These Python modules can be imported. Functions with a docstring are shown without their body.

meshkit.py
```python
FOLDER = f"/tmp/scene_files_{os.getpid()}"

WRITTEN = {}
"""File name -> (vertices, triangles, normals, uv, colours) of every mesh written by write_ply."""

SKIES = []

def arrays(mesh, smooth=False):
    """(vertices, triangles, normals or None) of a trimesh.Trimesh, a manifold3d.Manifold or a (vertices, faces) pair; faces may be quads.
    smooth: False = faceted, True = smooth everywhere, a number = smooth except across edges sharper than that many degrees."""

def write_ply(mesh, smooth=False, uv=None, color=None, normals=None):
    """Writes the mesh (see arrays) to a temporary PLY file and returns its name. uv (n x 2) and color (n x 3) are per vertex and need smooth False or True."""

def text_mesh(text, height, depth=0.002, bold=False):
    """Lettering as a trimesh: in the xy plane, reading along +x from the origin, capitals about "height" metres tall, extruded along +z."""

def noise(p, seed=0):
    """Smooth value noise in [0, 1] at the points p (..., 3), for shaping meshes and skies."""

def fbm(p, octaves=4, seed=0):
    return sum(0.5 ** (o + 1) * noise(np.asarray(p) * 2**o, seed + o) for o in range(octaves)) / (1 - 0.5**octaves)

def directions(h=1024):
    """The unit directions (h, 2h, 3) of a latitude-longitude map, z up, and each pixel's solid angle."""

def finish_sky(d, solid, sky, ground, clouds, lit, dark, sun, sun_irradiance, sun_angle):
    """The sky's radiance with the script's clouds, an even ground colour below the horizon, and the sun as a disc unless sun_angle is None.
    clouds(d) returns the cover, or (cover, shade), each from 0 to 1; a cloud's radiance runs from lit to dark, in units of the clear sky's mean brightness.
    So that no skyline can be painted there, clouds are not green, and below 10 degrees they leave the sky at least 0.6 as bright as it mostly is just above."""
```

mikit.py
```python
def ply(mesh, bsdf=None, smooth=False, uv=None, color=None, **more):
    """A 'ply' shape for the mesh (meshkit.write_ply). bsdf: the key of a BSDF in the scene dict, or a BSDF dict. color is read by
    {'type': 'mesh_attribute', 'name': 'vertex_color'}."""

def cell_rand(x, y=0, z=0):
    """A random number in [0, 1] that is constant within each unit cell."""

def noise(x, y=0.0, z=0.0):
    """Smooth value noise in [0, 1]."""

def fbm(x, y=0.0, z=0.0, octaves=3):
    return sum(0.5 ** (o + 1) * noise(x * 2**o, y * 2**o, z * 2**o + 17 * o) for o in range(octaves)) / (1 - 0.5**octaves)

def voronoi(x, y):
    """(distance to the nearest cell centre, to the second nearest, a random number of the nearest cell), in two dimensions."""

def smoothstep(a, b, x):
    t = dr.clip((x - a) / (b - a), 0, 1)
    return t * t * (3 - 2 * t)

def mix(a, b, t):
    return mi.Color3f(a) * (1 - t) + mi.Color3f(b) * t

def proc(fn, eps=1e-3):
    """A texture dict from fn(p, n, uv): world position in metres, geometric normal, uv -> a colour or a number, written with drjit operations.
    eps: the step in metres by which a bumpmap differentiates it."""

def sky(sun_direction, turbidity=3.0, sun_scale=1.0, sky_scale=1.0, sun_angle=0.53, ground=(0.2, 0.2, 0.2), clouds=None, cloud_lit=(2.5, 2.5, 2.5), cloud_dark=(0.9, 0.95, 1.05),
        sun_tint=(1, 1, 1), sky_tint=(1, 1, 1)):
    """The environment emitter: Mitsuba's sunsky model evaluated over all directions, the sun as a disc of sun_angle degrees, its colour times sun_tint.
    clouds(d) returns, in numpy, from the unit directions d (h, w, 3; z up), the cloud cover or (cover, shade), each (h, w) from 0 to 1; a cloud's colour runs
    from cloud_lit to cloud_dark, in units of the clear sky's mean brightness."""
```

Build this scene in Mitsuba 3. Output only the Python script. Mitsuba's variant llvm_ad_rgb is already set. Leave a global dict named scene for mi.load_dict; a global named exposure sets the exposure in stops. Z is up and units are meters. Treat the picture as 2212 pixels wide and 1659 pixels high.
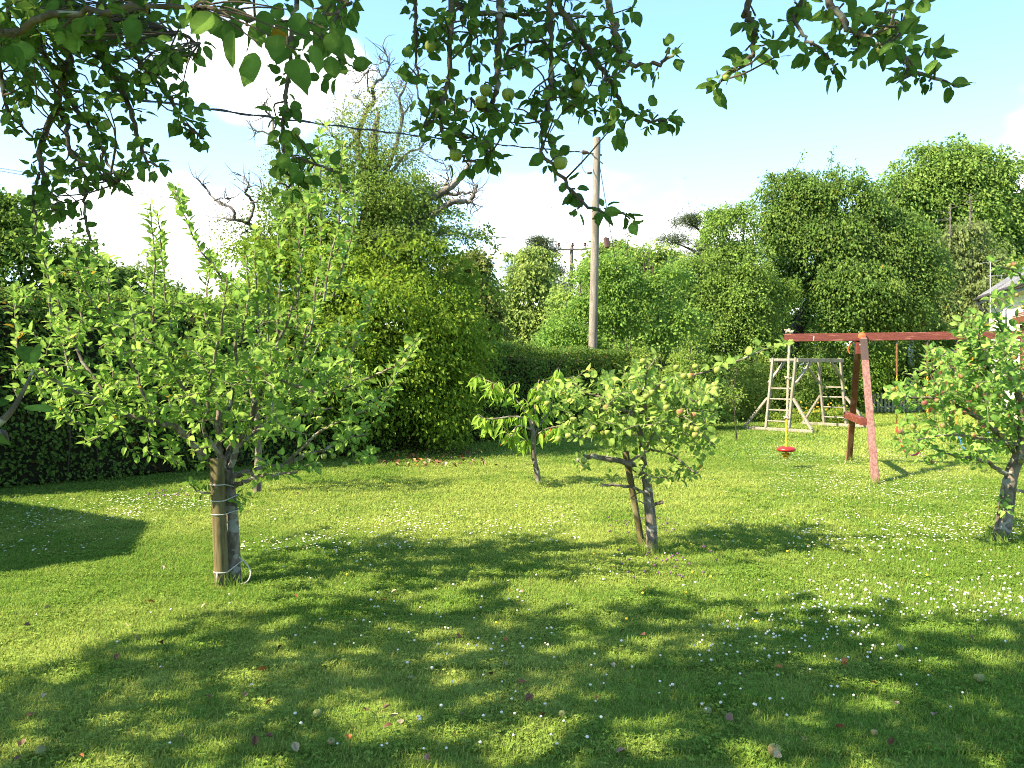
import math
import numpy as np
import trimesh
import drjit as dr
import mitsuba as mi
import mikit
import meshkit
from mikit import noise, fbm, mix, smoothstep, cell_rand

T = mi.ScalarTransform4f
rng = np.random.default_rng(11)
scene, labels = {}, {}

# ------------------------------------------------------------------ camera, sky, exposure
F, CX, HY, CH = 1805.0, 1106.0, 800.0, 1.6      # focal length, image centre and horizon on a 2212 x 1659 picture; eye height in metres
exposure = 3.7
SUN = np.array([-1.0, -0.50, 1.0])
scene['camera'] = {'type': 'perspective', 'fov': 2 * math.degrees(math.atan(1106 / F)), 'fov_axis': 'x',
                   'to_world': T().look_at(origin=[0, 0, CH], target=[0, 1, CH], up=[0, 0, 1]),
                   'principal_point_offset_y': (829.5 - HY) / 1659, 'near_clip': 0.05, 'far_clip': 9000.0}


def sstep(a, b, x):
    t = np.clip((x - a) / (b - a), 0, 1)
    return t * t * (3 - 2 * t)


def clouds(d):
    az, el = np.degrees(np.arctan2(d[..., 0], d[..., 1])), np.degrees(np.arcsin(np.clip(d[..., 2], -1, 1)))
    q = np.stack([d[..., 0] * 5, d[..., 1] * 5, d[..., 2] * 9 + 3], -1)
    n = meshkit.fbm(q, 6, 3)
    fine = meshkit.fbm(q * 3.1, 4, 8)
    banks = 0.42 * np.exp(-((az + 17) / 9) ** 2 - ((el - 19.5) / 3.2) ** 2) + 0.5 * np.exp(-((az + 24) / 9) ** 2 - ((el - 8) / 6) ** 2)
    banks += 0.55 * np.exp(-((az - 5) / 16) ** 2 - ((el - 5.0) / 6.5) ** 2) + 0.5 * np.exp(-((az - 36) / 8) ** 2 - ((el - 9) / 6) ** 2)
    elsewhere = sstep(40, 70, np.abs(az)) * 0.12
    cover = sstep(0.56, 0.76, n * 0.75 + fine * 0.2 + banks + elsewhere - 0.10)
    veil = 0.035 + 0.17 * sstep(22, 2, el)
    return np.clip(cover + veil, 0, 1), 0.35 * sstep(0.3, 0.75, fine) * cover


scene['sky'] = mikit.sky(SUN.tolist(), turbidity=3.0, clouds=clouds, cloud_lit=(2.3, 2.3, 2.3), cloud_dark=(1.05, 1.12, 1.22), ground=(0.08, 0.11, 0.04), sky_tint=(0.90, 1.0, 1.05))

# ------------------------------------------------------------------ helpers
UP = np.array([0, 0, 1.0])


def P(x, y, d):
    """The point d metres ahead that a pixel of the photograph shows."""
    return np.array([(x - CX) / F * d, d, CH + (HY - y) / F * d])


def G(x, y):
    """The point of the lawn under a pixel."""
    d = F * CH / (y - HY)
    return np.array([(x - CX) / F * d, d, 0.0])


def unit(v):
    v = np.asarray(v, float)
    return v / np.maximum(np.linalg.norm(v, axis=-1, keepdims=True), 1e-9)


class Mesh:
    def __init__(self):
        self.v, self.f, self.c, self.u, self.n = [], [], [], [], 0

    def add(self, v, f, c=None, u=None):
        v = np.asarray(v, float)
        self.v.append(v)
        self.f.append(np.asarray(f, int) + self.n)
        if c is not None:
            c = np.asarray(c, float)
            self.c.append(np.broadcast_to(c, (len(v), 3)) if c.ndim == 1 else c)
        if u is not None:
            self.u.append(u)
        self.n += len(v)
        return self

    def get(self):
        return np.vstack(self.v), np.vstack(self.f)

    def shape(self, bsdf, smooth=False, **more):
        v, f = self.get()
        return mikit.ply((v, f), bsdf, smooth=smooth, uv=np.vstack(self.u) if self.u else None, color=np.vstack(self.c) if self.c else None, **more)


def numbered(key):
    if key not in scene and key not in labels and not any(k.startswith(key + '__') for k in ()):
        return key
    i = 1
    while f'{key}_{i:03d}' in scene or f'{key}_{i:03d}' in labels:
        i += 1
    return f'{key}_{i:03d}'


counters = {}


def fresh(key):
    n = counters.get(key, 0)
    counters[key] = n + 1
    return key if n == 0 else f'{key}_{n:03d}'


def thing(name, label, category, group=None):
    key = fresh(name)
    labels[key] = {'label': label, 'category': category}
    if group:
        labels[key]['group'] = group
    return key


def part(parent, name, shape, label=None, stuff=False):
    key = fresh(parent + '__' + name)
    scene[key] = shape
    if label or stuff:
        labels[key] = {}
        if label:
            labels[key]['label'] = label
        if stuff:
            labels[key]['kind'] = 'stuff'
    return key


def single(name, shape, label, category, group=None, kind=None):
    key = thing(name, label, category, group)
    scene[key] = shape
    if kind:
        labels[key]['kind'] = kind
    return key


def structure(name, shape, label=None):
    key = fresh(name)
    scene[key] = shape
    labels[key] = {'kind': 'structure', 'label': label or name.replace('_', ' '), 'category': name.replace('_', ' ')}
    return key


def tube(pts, radii, sides=7, caps=True, bump=0.0, seed=0):
    p = np.asarray(pts, float)
    radii = np.broadcast_to(np.asarray(radii, float), (len(p),))
    t = unit(np.gradient(p, axis=0))
    a = np.cross(t[0], [0.3, 0.9, 0.2] if abs(t[0][2]) > 0.8 else UP)
    frames = []
    for i in range(len(p)):
        a = a - t[i] * (a @ t[i])
        a = a / (np.linalg.norm(a) + 1e-12)
        frames.append((a, np.cross(t[i], a)))
    A, B = np.array([x[0] for x in frames]), np.array([x[1] for x in frames])
    ang = np.arange(sides) * 2 * np.pi / sides
    ring = np.cos(ang)[None, :, None] * A[:, None] + np.sin(ang)[None, :, None] * B[:, None]
    r = radii[:, None, None]
    if bump:
        q = p[:, None] + ring * radii[:, None, None]
        r = r * (1 + bump * (2 * meshkit.fbm(q * (0.35 / radii.mean()), 3, seed) - 1))[..., None]
    v = (p[:, None] + r * ring).reshape(-1, 3)
    i, j = np.meshgrid(np.arange(len(p) - 1), np.arange(sides), indexing='ij')
    a0, b0 = i * sides + j, i * sides + (j + 1) % sides
    f = np.vstack([np.stack([a0, b0, b0 + sides], -1).reshape(-1, 3), np.stack([a0, b0 + sides, a0 + sides], -1).reshape(-1, 3)])
    if caps:
        k = len(v)
        v = np.vstack([v, p[0], p[-1]])
        j = np.arange(sides)
        last = (len(p) - 1) * sides
        f = np.vstack([f, np.stack([j * 0 + k, (j + 1) % sides, j], -1), np.stack([j * 0 + k + 1, last + j, last + (j + 1) % sides], -1)])
    return v, f


def curve(pts, n=None, step=None):
    """A smooth line through the points (Catmull-Rom)."""
    p = np.asarray(pts, float)
    if len(p) < 3:
        n = n or 6
        return p[0] + (p[-1] - p[0]) * np.linspace(0, 1, n)[:, None]
    q = np.vstack([2 * p[0] - p[1], p, 2 * p[-1] - p[-2]])
    n = n or (len(p) - 1) * 5 + 1
    s = np.linspace(0, len(p) - 1 - 1e-9, n)
    i, t = s.astype(int), (s % 1)[:, None]
    a, b, c, d = q[i], q[i + 1], q[i + 2], q[i + 3]
    return 0.5 * (2 * b + (c - a) * t + (2 * a - 5 * b + 4 * c - d) * t ** 2 + (3 * b - a - 3 * c + d) * t ** 3)


def bar(a, b, w, h, up=UP, chamfer=0.006):
    """A square timber from a to b, w wide and h high, edges chamfered."""
    a, b = np.asarray(a, float), np.asarray(b, float)
    L = np.linalg.norm(b - a)
    y = (b - a) / L
    x = unit(np.cross(y, up))
    z = np.cross(x, y)
    c = min(chamfer, w / 4, h / 4)
    prof = np.array([[-w / 2 + c, -h / 2], [w / 2 - c, -h / 2], [w / 2, -h / 2 + c], [w / 2, h / 2 - c], [w / 2 - c, h / 2], [-w / 2 + c, h / 2], [-w / 2, h / 2 - c], [-w / 2, -h / 2 + c]])
    v = np.vstack([e + prof[:, :1] * x + prof[:, 1:] * z for e in (a, b)])
    f = [[i, (i + 1) % 8, 8 + (i + 1) % 8] for i in range(8)] + [[i, 8 + (i + 1) % 8, 8 + i] for i in range(8)]
    f += [[0, i + 1, i] for i in range(1, 7)] + [[8, 8 + i, 8 + i + 1] for i in range(1, 7)]
    return v, np.array(f)[:, ::-1]


def mesh_of(*pieces):
    m = Mesh()
    for v, f in pieces:
        m.add(v, f)
    return m


def solid(*pieces, bsdf, smooth=False):
    return mesh_of(*pieces).shape(bsdf, smooth)


# ------------------------------------------------------------------ leaves
def leaf_template(ts, ws, fold=0.25, droop=0.15, stalk=0.0, curl=0.0):
    """A leaf along +y (length 1), facing +z, folded along its midrib."""
    v, rows = [], []
    for t, w in zip(ts, ws):
        z = -droop * t * t
        if w == 0:
            rows.append((len(v),))
            v.append([curl * t * t, t, z])
        else:
            rows.append((len(v), len(v) + 1, len(v) + 2))
            v += [[-w + curl * t * t, t, z + fold * w], [curl * t * t, t, z], [w + curl * t * t, t, z + fold * w]]
    f = []
    for a, b in zip(rows[:-1], rows[1:]):
        if len(a) == 1 and len(b) == 3:
            f += [[a[0], b[1], b[0]], [a[0], b[2], b[1]]]
        elif len(a) == 3 and len(b) == 1:
            f += [[a[0], a[1], b[0]], [a[1], a[2], b[0]]]
        else:
            f += [[a[0], a[1], b[1]], [a[0], b[1], b[0]], [a[1], a[2], b[2]], [a[1], b[2], b[1]]]
    v = np.array(v, float)
    f = np.array(f)
    if stalk:
        v[:, 1] += stalk
        k = len(v)
        v = np.vstack([v, [[-0.014, 0, 0.02], [0.014, 0, 0.02], [0.0, stalk + 0.04, -0.004]]])
        f = np.vstack([f, [[k, k + 1, k + 2]]])
    return v, f


LEAF_BIG = [leaf_template([0, .07, .2, .38, .56, .74, .88, 1.0], [0, .17, .31, .36, .34, .24, .12, 0], fo, dr_, 0.28, cu) for fo, dr_, cu in ((.3, .12, .05), (.15, .3, -.08), (.45, .2, .1), (.05, .05, 0), (.35, .42, .06), (.7, .3, -.15), (-.1, .35, .12), (.25, -.12, .05))]
for k_, (tv_, tf_) in enumerate(LEAF_BIG):
    tv_ *= 1 + .16 * (meshkit.noise(tv_ * 9 + 7 * k_)[:, None] - .5)
    tv_[:, 2] += .09 * (meshkit.noise(tv_ * 5 + 3 * k_) - .5)
    tv_[:, 0] *= (.82, 1, 1.1, .9, 1, 1.05, .95, 1.15)[k_]
LEAF_MID = [leaf_template([0, .14, .42, .75, 1.0], [0, .22, .32, .19, 0], fo, dr_, 0.2, cu) for fo, dr_, cu in ((.3, .15, .05), (.5, .3, -.08), (.15, .4, .05))]
LEAF_LOW = [leaf_template([0, .45, 1.0], [0, .34, 0], .3, .2), leaf_template([0, .4, 1.0], [0, .30, 0], .6, .35)]
def flat_leaf(w, fold, droop):
    return np.array([[0, 0, 0], [-w, .45, fold * w], [0, 1, -droop], [w, .45, fold * w]]), np.array([[0, 2, 1], [0, 3, 2]])


LEAF_PAIR = [flat_leaf(.34, .35, .2), flat_leaf(.30, .6, .1)]
LEAF_LONG = [leaf_template([0, .12, .35, .65, 1.0], [0, .11, .165, .13, 0], .35, .35, 0.1), leaf_template([0, .12, .35, .65, 1.0], [0, .11, .165, .13, 0], .3, .6, 0.1)]
NEEDLE = [(np.array([[0, 0, 0], [-.09, .35, .03], [0, 1, -.25], [.09, .35, .03]]), np.array([[0, 2, 1], [0, 3, 2]]))]


def frames(along, normal):
    y = unit(along)
    z = unit(normal - y * np.sum(normal * y, -1, keepdims=True))
    return np.cross(y, z), y, z


def ribs(tv):
    """Paler midrib and blotched blade of the larger leaves."""
    if len(tv) < 12:
        return np.ones((len(tv), 1))
    mid = np.abs(tv[:, 0]) < .035 + .1 * tv[:, 1] ** 2 * 0
    return np.where(mid, 1.28, .80 + .36 * meshkit.noise(tv * 6 + len(tv)))[:, None]


def put_leaves(mesh, templates, pos, along, normal, size, color):
    x, y, z = frames(along, normal)
    which = rng.integers(0, len(templates), len(pos))
    for k, (tv, tf) in enumerate(templates):
        s = np.nonzero(which == k)[0]
        if not len(s):
            continue
        sz = size[s][:, None, None]
        v = pos[s][:, None] + sz * (tv[None, :, :1] * x[s][:, None] + tv[None, :, 1:2] * y[s][:, None] + tv[None, :, 2:] * z[s][:, None])
        f = tf[None] + (np.arange(len(s)) * len(tv))[:, None, None]
        mesh.add(v.reshape(-1, 3), f.reshape(-1, 3), np.clip(np.repeat(color[s], len(tv), 0) * np.tile(ribs(tv), (len(s), 1)), 0, .9))


GREEN = np.array([2.15, 2.2, 1.9])


def tones(n, a, b, spread=0.12, odd=None, odd_share=0.0):
    """Leaf colours between a and b, a few of them odd (yellowed)."""
    t = rng.random(n)[:, None]
    c = np.asarray(a) * (1 - t) + np.asarray(b) * t
    c = GREEN * c * (1 + spread * rng.standard_normal((n, 1)))
    if odd is not None:
        k = rng.random(n) < odd_share
        c[k] = np.asarray(odd) * (0.8 + 0.4 * rng.random((k.sum(), 1)))
    return np.clip(c, 0.004, 0.9)


# ------------------------------------------------------------------ materials
def attr():
    return {'type': 'mesh_attribute', 'name': 'vertex_color'}


scene['leaf_mat'] = {'type': 'principledthin', 'base_color': attr(), 'roughness': 0.45, 'diff_trans': 0.95, 'spec_trans': 0.0, 'eta': 1.4}
scene['vcol_mat'] = {'type': 'twosided', 'b': {'type': 'principled', 'base_color': attr(), 'roughness': 0.55, 'specular': 0.35}}


def grass_color(p, n, uv):
    big = fbm(p.x * 0.45 + 5, p.y * 0.45, 0, 3)
    small = fbm(p.x * 2.7, p.y * 2.7 + 9, 0, 2)
    t = dr.clip((big - 0.5) * 2.2 + (small - 0.5) * 1.2 + 0.5, 0, 1)
    c = mix((0.152, 0.265, 0.045), (0.290, 0.378, 0.085), t)
    dry = smoothstep(0.80, 0.97, uv.x)
    c = mix(c, (0.36, 0.31, 0.11), dry * 0.6)
    return c * (0.72 + 0.56 * cell_rand(uv.x * 977.0))


def soil_color(p, n, uv):
    big = fbm(p.x * 0.45 + 5, p.y * 0.45, 0, 3)
    small = fbm(p.x * 2.7, p.y * 2.7 + 9, 0, 2)
    t = dr.clip((big - 0.5) * 2.2 + (small - 0.5) * 1.2 + 0.5, 0, 1)
    c = mix((0.110, 0.190, 0.032), (0.21, 0.270, 0.060), t)
    g = noise(p.x * 60, p.y * 60) * 0.6 + noise(p.x * 23, p.y * 23) * 0.4
    return mix(c * 0.55, c * 1.25, g)


def bark(a, b, lichen, scale, share):
    def fn(p, n, uv):
        g = fbm(p.x * 30 * scale, p.y * 30 * scale, p.z * 12 * scale, 3)
        c = mix(a, b, smoothstep(0.3, 0.7, g))
        return mix(c, lichen, smoothstep(share, share + 0.06, fbm(p.x * 14 * scale, p.y * 14 * scale, p.z * 20 * scale + 3, 2)))
    return mikit.proc(fn)


def bark_bump(p, n, uv):
    return fbm(p.x * 45, p.y * 45, p.z * 22, 3)


def wood(name, base, rough=0.8, bump=0.004, tex=None):
    scene[name] = {'type': 'twosided', 't': {'type': 'bumpmap', 'bump': tex or mikit.proc(bark_bump), 'scale': bump, 'b': {'type': 'principled', 'base_color': base, 'roughness': rough, 'specular': 0.3}}}


scene['grass_mat'] = {'type': 'principledthin', 'base_color': mikit.proc(grass_color), 'roughness': 0.55, 'diff_trans': 0.9, 'spec_trans': 0.0, 'eta': 1.35}
scene['soil_mat'] = {'type': 'diffuse', 'reflectance': mikit.proc(soil_color)}
bump_tex = mikit.proc(bark_bump)
wood('shaded_apple_bark', bark((0.045, 0.038, 0.029), (0.105, 0.090, 0.070), (0.22, 0.22, 0.18), 1.0, 0.64), tex=bump_tex)  # darker copy of the apple bark: shade on the overhead limbs painted in
wood('apple_bark', bark((0.070, 0.060, 0.042), (0.175, 0.150, 0.119), (0.216, 0.216, 0.184), 1.0, 0.60), tex=bump_tex)
wood('dark_bark', bark((0.018, 0.014, 0.011), (0.044, 0.036, 0.029), (0.080, 0.088, 0.068), 1.0, 0.68), tex=bump_tex)
wood('dead_bark', bark((0.080, 0.072, 0.064), (0.152, 0.140, 0.124), (0.048, 0.040, 0.034), 0.5, 0.66), tex=bump_tex)


def grain_colour(a, b, c3, stretch):
    def fn(p, n, uv):
        g = fbm(p.x * 60, p.y * 60, p.z * 5, 3)
        c = mix(a, b, smoothstep(0.3, 0.7, g))
        return mix(c, c3, smoothstep(0.60, 0.72, fbm(p.x * 7 + 31, p.y * 7, p.z * stretch, 3)))
    return mikit.proc(fn)


def grain_colour_flat(a, b, c3):
    def fn(p, n, uv):
        g = fbm(p.x * 6, p.y * 50, p.z * 70, 3)
        c = mix(a, b, smoothstep(0.3, 0.7, g))
        return mix(c, c3, smoothstep(0.60, 0.70, fbm(p.x * 5 + 31, p.y * 9, p.z * 25, 3)))
    return mikit.proc(fn)


def plain(name, col, rough=0.6, metallic=0.0, spec=0.4):
    scene[name] = {'type': 'twosided', 'b': {'type': 'principled', 'base_color': {'type': 'rgb', 'value': list(col)}, 'roughness': rough, 'metallic': metallic, 'specular': spec}}


scene['stake_wood'] = {'type': 'twosided', 'b': {'type': 'principled', 'base_color': grain_colour((0.065, 0.055, 0.018), (0.125, 0.105, 0.042), (0.15, 0.14, 0.07), 3), 'roughness': 0.85}}
scene['red_wood'] = {'type': 'twosided', 'b': {'type': 'principled', 'base_color': grain_colour((0.068, 0.016, 0.007), (0.100, 0.026, 0.012), (0.152, 0.072, 0.048), 2), 'roughness': 0.55}}
scene['red_beam_wood'] = {'type': 'twosided', 'b': {'type': 'principled', 'base_color': grain_colour_flat((0.088, 0.018, 0.011), (0.124, 0.029, 0.018), (0.176, 0.072, 0.052)), 'roughness': 0.5}}
scene['worn_red_wood'] = {'type': 'twosided', 'b': {'type': 'principled', 'base_color': grain_colour((0.120, 0.050, 0.040), (0.176, 0.100, 0.084), (0.215, 0.145, 0.125), 1.2), 'roughness': 0.7}}
scene['grey_wood'] = {'type': 'twosided', 'b': {'type': 'principled', 'base_color': grain_colour((0.168, 0.156, 0.124), (0.240, 0.228, 0.188), (0.136, 0.136, 0.092), 2), 'roughness': 0.85}}
scene['pole_wood'] = {'type': 'twosided', 'b': {'type': 'principled', 'base_color': grain_colour((0.136, 0.122, 0.102), (0.197, 0.184, 0.160), (0.102, 0.092, 0.075), 0.7), 'roughness': 0.85}}
plain('twig_bark', (0.05, 0.040, 0.028), 0.8)
plain('pale_twig', (0.14, 0.125, 0.095), 0.8)
plain('cord_white', (0.400, 0.400, 0.376), 0.6)
plain('rope_pale', (0.33, 0.30, 0.21), 0.85)
plain('rope_yellow', (0.400, 0.264, 0.016), 0.7)
plain('strap_brown', (0.16, 0.07, 0.03), 0.7)
plain('red_plastic', (0.264, 0.018, 0.016), 0.35)
plain('belt_red', (0.264, 0.040, 0.032), 0.5)
plain('belt_blue', (0.03, 0.17, 0.42), 0.45)
plain('orange_plastic', (0.336, 0.096, 0.032), 0.5)
plain('cable_black', (0.02, 0.02, 0.022), 0.6)
plain('dark_wood', (0.04, 0.026, 0.022), 0.7)
plain('iron', (0.09, 0.085, 0.08), 0.6, 0.4)
plain('steel', (0.45, 0.46, 0.47), 0.45, 0.7)
plain('ceramic_brown', (0.07, 0.035, 0.025), 0.3)
plain('plane_white', (0.75, 0.75, 0.77), 0.4)
plain('fence_green', (0.20, 0.27, 0.22), 0.8)
plain('fascia_grey', (0.20, 0.22, 0.23), 0.5)
plain('pipe_black', (0.03, 0.03, 0.033), 0.4)
plain('timber_brown', (0.11, 0.045, 0.022), 0.6)
plain('white_paint', (0.78, 0.77, 0.74), 0.6)
plain('window_dark', (0.05, 0.06, 0.075), 0.08, 0.0, 0.8)
plain('shed_black', (0.035, 0.036, 0.04), 0.6)


def render_wall(p, n, uv):
    return mix((0.70, 0.68, 0.63), (0.80, 0.78, 0.74), fbm(p.x * 9, p.y * 9, p.z * 9, 3))


def slate(p, n, uv):
    r = dr.floor(uv.y / 0.22)
    cx = uv.x / 0.28 + 0.5 * (r - 2 * dr.floor(r / 2))
    k = cell_rand(dr.floor(cx), r)
    edge = smoothstep(0.06, 0.0, uv.y / 0.22 - r) + smoothstep(0.03, 0.0, cx - dr.floor(cx))
    return mix(mix((0.075, 0.08, 0.09), (0.12, 0.125, 0.135), k), (0.03, 0.03, 0.033), dr.minimum(edge, 1) * 0.7)


scene['house_wall'] = {'type': 'twosided', 'b': {'type': 'diffuse', 'reflectance': mikit.proc(render_wall)}}
scene['slate_roof'] = {'type': 'twosided', 'b': {'type': 'principled', 'base_color': mikit.proc(slate), 'roughness': 0.6}}
plain('brown_tiles', (0.17, 0.10, 0.075), 0.75)
plain('brick_red', (0.30, 0.13, 0.08), 0.85)

# ------------------------------------------------------------------ ground
nx, ny = 120, 120
gx = np.sign(np.linspace(-1, 1, nx)) * np.abs(np.linspace(-1, 1, nx)) ** 2.2 * 400
gy = np.sign(np.linspace(-1, 1, ny)) * np.abs(np.linspace(-1, 1, ny)) ** 2.2 * 400
X, Y = np.meshgrid(gx, gy)
Z = np.zeros_like(X) - 0.004
gi, gj = np.meshgrid(np.arange(ny - 1), np.arange(nx - 1), indexing='ij')
q0 = gi * nx + gj
gf = np.vstack([np.stack([q0, q0 + 1, q0 + nx + 1], -1).reshape(-1, 3), np.stack([q0, q0 + nx + 1, q0 + nx], -1).reshape(-1, 3)])
structure('lawn', Mesh().add(np.stack([X, Y, Z], -1).reshape(-1, 3), gf).shape('soil_mat'), 'mown lawn of short grass and clover under the fruit trees')


def grass_patch(n, h, w, size, clover=0.0):
    """Blades of a square piece of turf."""
    m = Mesh()
    p = (rng.random((n, 2)) - 0.5) * size
    tuft = meshkit.noise(np.stack([p[:, 0] * 6, p[:, 1] * 6, p[:, 0] * 0 + rng.random() * 50], -1))
    a = rng.random(n) * 2 * np.pi
    lean = np.stack([np.cos(a), np.sin(a)], -1) * (0.25 + 0.75 * rng.random((n, 1)))
    hh = h * (0.45 + 0.75 * rng.random(n)) * (0.6 + 0.8 * tuft)
    ww = w * (0.7 + 0.6 * rng.random(n))
    side = np.stack([-np.sin(a), np.cos(a), a * 0], -1)
    base = np.concatenate([p, np.zeros((n, 1)) - 0.003], 1)
    midp = base + np.concatenate([lean * hh[:, None] * 0.35, hh[:, None] * 0.62], 1)
    tip = base + np.concatenate([lean * hh[:, None] * 1.05, hh[:, None] * 0.95], 1)
    v = np.stack([base - side * ww[:, None] / 2, base + side * ww[:, None] / 2, midp - side * ww[:, None] * 0.42, midp + side * ww[:, None] * 0.42, tip], 1)
    f = np.array([[0, 1, 3], [0, 3, 2], [2, 3, 4]])[None] + (np.arange(n) * 5)[:, None, None]
    u = np.repeat(np.stack([rng.random(n), rng.random(n)], -1), 5, 0)
    m.add(v.reshape(-1, 3), f.reshape(-1, 3), u=u)
    k = int(clover)
    cp = (rng.random((k * 3, 2)) - 0.5) * size
    cp = cp[meshkit.noise(np.stack([cp[:, 0] * 4, cp[:, 1] * 4, cp[:, 0] * 0 + rng.random() * 50], -1)) > .5][:k]
    for x_, y_ in cp:
        a0, z0, r0 = rng.random() * 6.28, h * rng.uniform(.5, .95), rng.uniform(.006, .0125) * (w / .0044) ** .5
        uu = np.tile([rng.random() * .75, rng.random()], (4, 1))
        for q in range(3):
            c_, s_ = math.cos(a0 + q * 2.094), math.sin(a0 + q * 2.094)
            tl = rng.normal() * .003
            m.add([[x_, y_, z0], [x_ + r0 * (c_ * .7 - s_ * .55), y_ + r0 * (s_ * .7 + c_ * .55), z0 + tl], [x_ + r0 * c_ * 1.5, y_ + r0 * s_ * 1.5, z0 - .002], [x_ + r0 * (c_ * .7 + s_ * .55), y_ + r0 * (s_ * .7 - c_ * .55), z0 - tl]], [[0, 3, 2], [0, 2, 1]], u=uu)
    return m.shape('grass_mat')


GRASS = {'near': [grass_patch(7400, .032, .0044, 1.06, 520) for _ in range(3)], 'mid': [grass_patch(3000, .036, .008, 1.06, 160) for _ in range(3)], 'far': [grass_patch(2200, .05, .016, 2.1) for _ in range(2)]}
for kind, variants in GRASS.items():
    for i, s in enumerate(variants):
        scene[f'turf_{kind}_{i}'] = {'type': 'shapegroup', 'blades': s}
labels['grass'] = {'label': 'short green grass growing all over the sunny lawn', 'category': 'grass', 'kind': 'stuff'}
gcount = 0


def lay(kind, x, y):
    global gcount
    gcount += 1
    i = rng.integers(0, len(GRASS[kind]))
    scene[f'grass__{gcount:03d}'] = {'type': 'instance', 'to_world': T().translate([x, y, 0]).rotate([0, 0, 1], float(90 * rng.integers(0, 4))), 'g': {'type': 'ref', 'id': f'turf_{kind}_{i}'}}


for yy in np.arange(2.5, 15, 1.0):
    for xx in np.arange(-14, 14, 1.0):
        if abs(xx) < 0.62 * (yy + 0.5) + 1.2:
            lay('near' if yy < 8.2 else 'mid', xx + 0.5, yy + 0.5)
for yy in np.arange(15, 44, 2.0):
    for xx in np.arange(-8, 30, 2.0):
        if abs(xx) < 0.62 * (yy + 1) + 2 and xx > -7.0 + (yy - 12) * 0.5:
            lay('far', xx + 1, yy + 1)

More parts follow.
